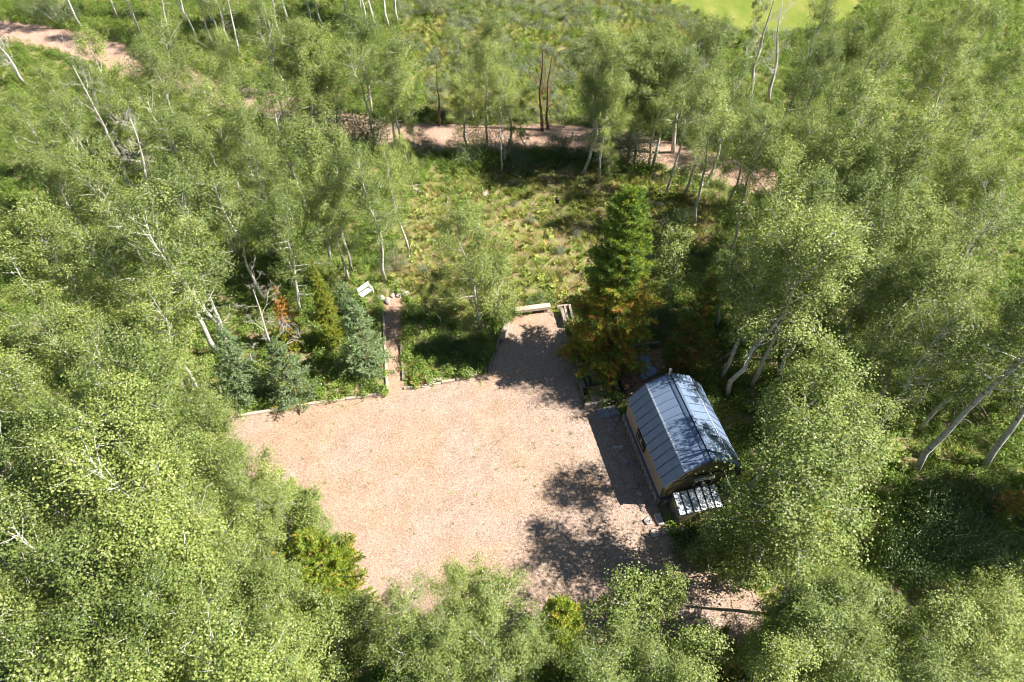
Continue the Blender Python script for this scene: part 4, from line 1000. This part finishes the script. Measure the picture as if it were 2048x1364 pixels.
# timber steps and planter
st = empty('timber_steps', P(1178, 790)); tag(st, 'weathered timber steps with a gravel landing beside the planter', 'steps')
def stl(px, py, z=0): return P(px, py, z)-st.location
for a, b, w, h, nm in [((1152, 742), (1171, 797), .3, .30, 'tread'), ((1165, 742), (1176, 775), .14, .24, 'riser'), ((1174, 738), (1192, 770), .34, .42, 'tread')]:
    A, B = stl(*a), stl(*b); mb = MB(); mb.beam(A+Vector((0, 0, h/2)), B+Vector((0, 0, h/2)), w, h); mb.build(nm, M['timber'], st)
A = [stl(1164, 783), stl(1202, 776), stl(1208, 806), stl(1171, 814)]
mb = MB(); mb.add([a+Vector((0, 0, -.01)) for a in A]+[a+Vector((0, 0, .30)) for a in A], [(0, 1, 2, 3), (7, 6, 5, 4)]+[(i, 4+i, 4+(i+1) % 4, (i+1) % 4) for i in range(4)])
mb.build('landing', M['path_gravel'], st)
mb = MB(); mb.beam(stl(1169, 817)+Vector((0, 0, .17)), stl(1210, 808)+Vector((0, 0, .17)), .16, .34); mb.build('front_beam', M['timber'], st)
bed = empty('planter_bed', P(1230, 780)); tag(bed, 'raised planter bed with dark soil edged in black timber by the shed', 'planter')
A = [P(*q)-bed.location for q in ((1196, 752), (1228, 738), (1250, 806), (1212, 808))]
mb = MB(); mb.add([a+Vector((0, 0, -.01)) for a in A]+[a+Vector((0, 0, .16)) for a in A], [(0, 1, 2, 3), (7, 6, 5, 4)]+[(i, 4+i, 4+(i+1) % 4, (i+1) % 4) for i in range(4)]); mb.build('soil', M['soil'], bed)
for a, b in (((1212, 811), (1252, 806)), ((1229, 735), (1254, 806))):
    mb = MB(); mb.beam(P(*a)-bed.location+Vector((0, 0, .16)), P(*b)-bed.location+Vector((0, 0, .16)), .1, .34); mb.build('edge_board', M['dark_wood'], bed)
timber((1266, 700), (1320, 692), .12, .42, 'grey board closing the back of the dirt patio', 'boards around the patio')
for i, (px, py, s) in enumerate([(1205, 765, .35), (1218, 797, .3), (1240, 795, .28), (1212, 790, .25)]):
    p = P(px, py, .16); o = place('bedding_plant', SHR[2], ('stems', 'foliage'), p, i*2.0, s)
    tag(o, ['planter plant at the back beside the steps', 'yellowish planter plant at the front edge', 'planter plant nearest the shed corner', 'small planter plant beside the landing'][i], 'plant', 'plants in the planter bed')
# crumpled plastic sheet
rng = np.random.default_rng(4); gx_, gy_ = 12, 16; V = []
ca, cb, cc, cd_ = [P(*q) for q in ((1262, 714), (1294, 712), (1316, 750), (1284, 762))]
for j in range(gy_+1):
    for i in range(gx_+1):
        u, v = i/gx_, j/gy_; q = ca.lerp(cb, u).lerp(cd_.lerp(cc, u), v)
        h = .10+.10*mnoise.noise(Vector((u*4, v*5, 1)))+.07*abs(mnoise.noise(Vector((u*9, v*11, 4))))
        V.append((q.x+.12*mnoise.noise(Vector((u*3, v*3, 9))), q.y+.12*mnoise.noise(Vector((u*3, v*3, 19))), max(h, .03)))
idx = np.arange((gx_+1)*(gy_+1)).reshape(gy_+1, gx_+1)
F = np.stack([idx[:-1, :-1], idx[1:, :-1], idx[1:, 1:], idx[:-1, 1:]], -1).reshape(-1, 4)
o = mesh_obj('plastic_sheet', np_mesh('plastic_sheet', np.array(V), F, M['tarp'])); md = o.modifiers.new('thickness', 'SOLIDIFY'); md.thickness = .008
tag(o, 'crumpled shiny bluish plastic sheet lying on the patio behind the shed', 'plastic sheet')
# terracotta fire ring / pot
pot = empty('terracotta_ring', P(835, 764)); tag(pot, 'round terracotta ring planter set in the grass by the yard edge', 'planter')
k = 24; mb = MB(); ro, ri, h = .38, .29, .2
ring = lambda r, z: [(r*math.cos(2*math.pi*i/k), r*math.sin(2*math.pi*i/k), z) for i in range(k)]
mb.add(ring(ro*.94, 0)+ring(ro, h)+ring(ri, h)+ring(ri*.95, .06), [(a*k+i, a*k+(i+1) % k, (a+1)*k+(i+1) % k, (a+1)*k+i) for a in range(3) for i in range(k)]); mb.build('rim', M['terracotta'], pot)
mb = MB(); mb.add(ring(ri*.97, .08), [tuple(range(k))]); mb.build('soil', M['terracotta_soil'], pot)
for i, (dx, dy, s) in enumerate([(.55, .18, .4), (.62, -.15, .42), (.38, -.32, .3)]):
    p = P(835, 764)+Vector((dx, dy, .06)); o = mesh_obj('rock', stone_mesh(800+i, s, s*.75, s*.35), None, p); o.data.materials[0] = M['pale_stone']
    tag(o, ['flat reddish stone behind the right side of the terracotta ring', 'pinkish flat stone touching the right of the terracotta ring', 'small flat stone in front of the terracotta ring'][i], 'rock', 'flat stones round the terracotta ring')
# white bench
wb = empty('garden_bench', P(734, 592), .87); wb.scale = (.8, .8, .8); tag(wb, 'white slatted garden bench beside the spruces', 'bench')
for i in range(4):
    mb = MB(); mb.box((0, -.18+i*.12, .46), (1.15, .1, .03)); mb.build('slat', M['white_paint'], wb)
for i in range(3):
    mb = MB(); mb.box((0, .27+i*.03, .60+i*.13), (1.15, .025, .10)); mb.build('back_slat', M['white_paint'], wb)
for sx in (-1, 1):
    for yy, hh in ((-.18, .45), (.26, .92)):
        mb = MB(); mb.box((sx*.52, yy, hh/2), (.06, .06, hh)); mb.build('leg', M['white_paint'], wb)
    mb = MB(); mb.box((sx*.52, .04, .66), (.06, .52, .04)); mb.build('armrest', M['white_paint'], wb)
# stakes and birdhouse
def stake(px, py, h, r, lab, m):
    mb = MB(); mb.tube([(0, 0, -.05), (0, 0, h)], [r, r], 6); mb.tube([(0, 0, h), (0, 0, h+.03)], [r*1.3, r*1.1], 6)
    return tag(mb.build('stake', m, None, loc=P(px, py)), lab, 'stake', 'stakes by the path and bay')
stake(804, 592, .62, .03, 'blue grey metal stake at the top of the garden path', M['galv'])
stake(958, 748, .36, .025, 'short white stake near the gravel bay corner', M['white_paint'])
bh_ = empty('birdhouse', P(1112, 441)); tag(bh_, 'small dark birdhouse on a thin pale pole in the near meadow', 'birdhouse')
mb = MB(); mb.tube([(0, 0, -.05), (0, 0, 1.5)], .022, 6); mb.build('pole', M['pale_timber'], bh_)
mb = MB(); mb.box((0, 0, 1.62), (.2, .22, .26)); mb.build('box', M['dark_wood'], bh_)
mb = MB()
for s in (-1, 1): mb.box((s*.075, 0, 1.79), (.19, .3, .02), M=Matrix.Rotation(s*.6, 3, 'Y'))
mb.build('roof', M['dark_wood'], bh_)
# fallen logs
def log(a, b, r, lab, z=.1, z2=None):
    A, B = P(*a), P(*b); mb = MB(); k = 6; z2 = z if z2 is None else z2
    pts = [A.lerp(B, i/k)-A+Vector((rs.uniform(-.05, .05), rs.uniform(-.05, .05), z*(1-i/k)+z2*i/k)) for i in range(k+1)]
    mb.tube(pts, [r*(1-.45*i/k) for i in range(k+1)], 8)
    if r > .06:
        mb.tube([pts[3], pts[3]+Vector((.1, .25, .3))], [r*.3, .01], 5)
    return tag(mb.build('fallen_log', M['log'], None, True, loc=A), lab, 'log', 'logs lying in the wood')
log((1975, 738), (2060, 765), .12, 'pale fallen log in the glade at the right edge', .15)
log((1938, 785), (1982, 850), .07, 'two-pronged fallen branch under the leaning trunk', .3, .08)
log((1800, 1215), (1950, 1240), .11, 'grey fallen log in the shaded lower right', .1)
log((1790, 1225), (1880, 1222), .07, 'thin fallen log crossing the grey one at lower right', .2)
log((285, 297), (300, 302), .12, 'short white log in the upper left stand', .3)
log((20, 1137), (70, 1140), .13, 'white log end in the near left corner', .4)
log((1020, 348), (1100, 372), .05, 'thin fallen branch in front of the willow', .05)
log((900, 320), (935, 312), .06, 'pale fallen branch under the round clump', .05)
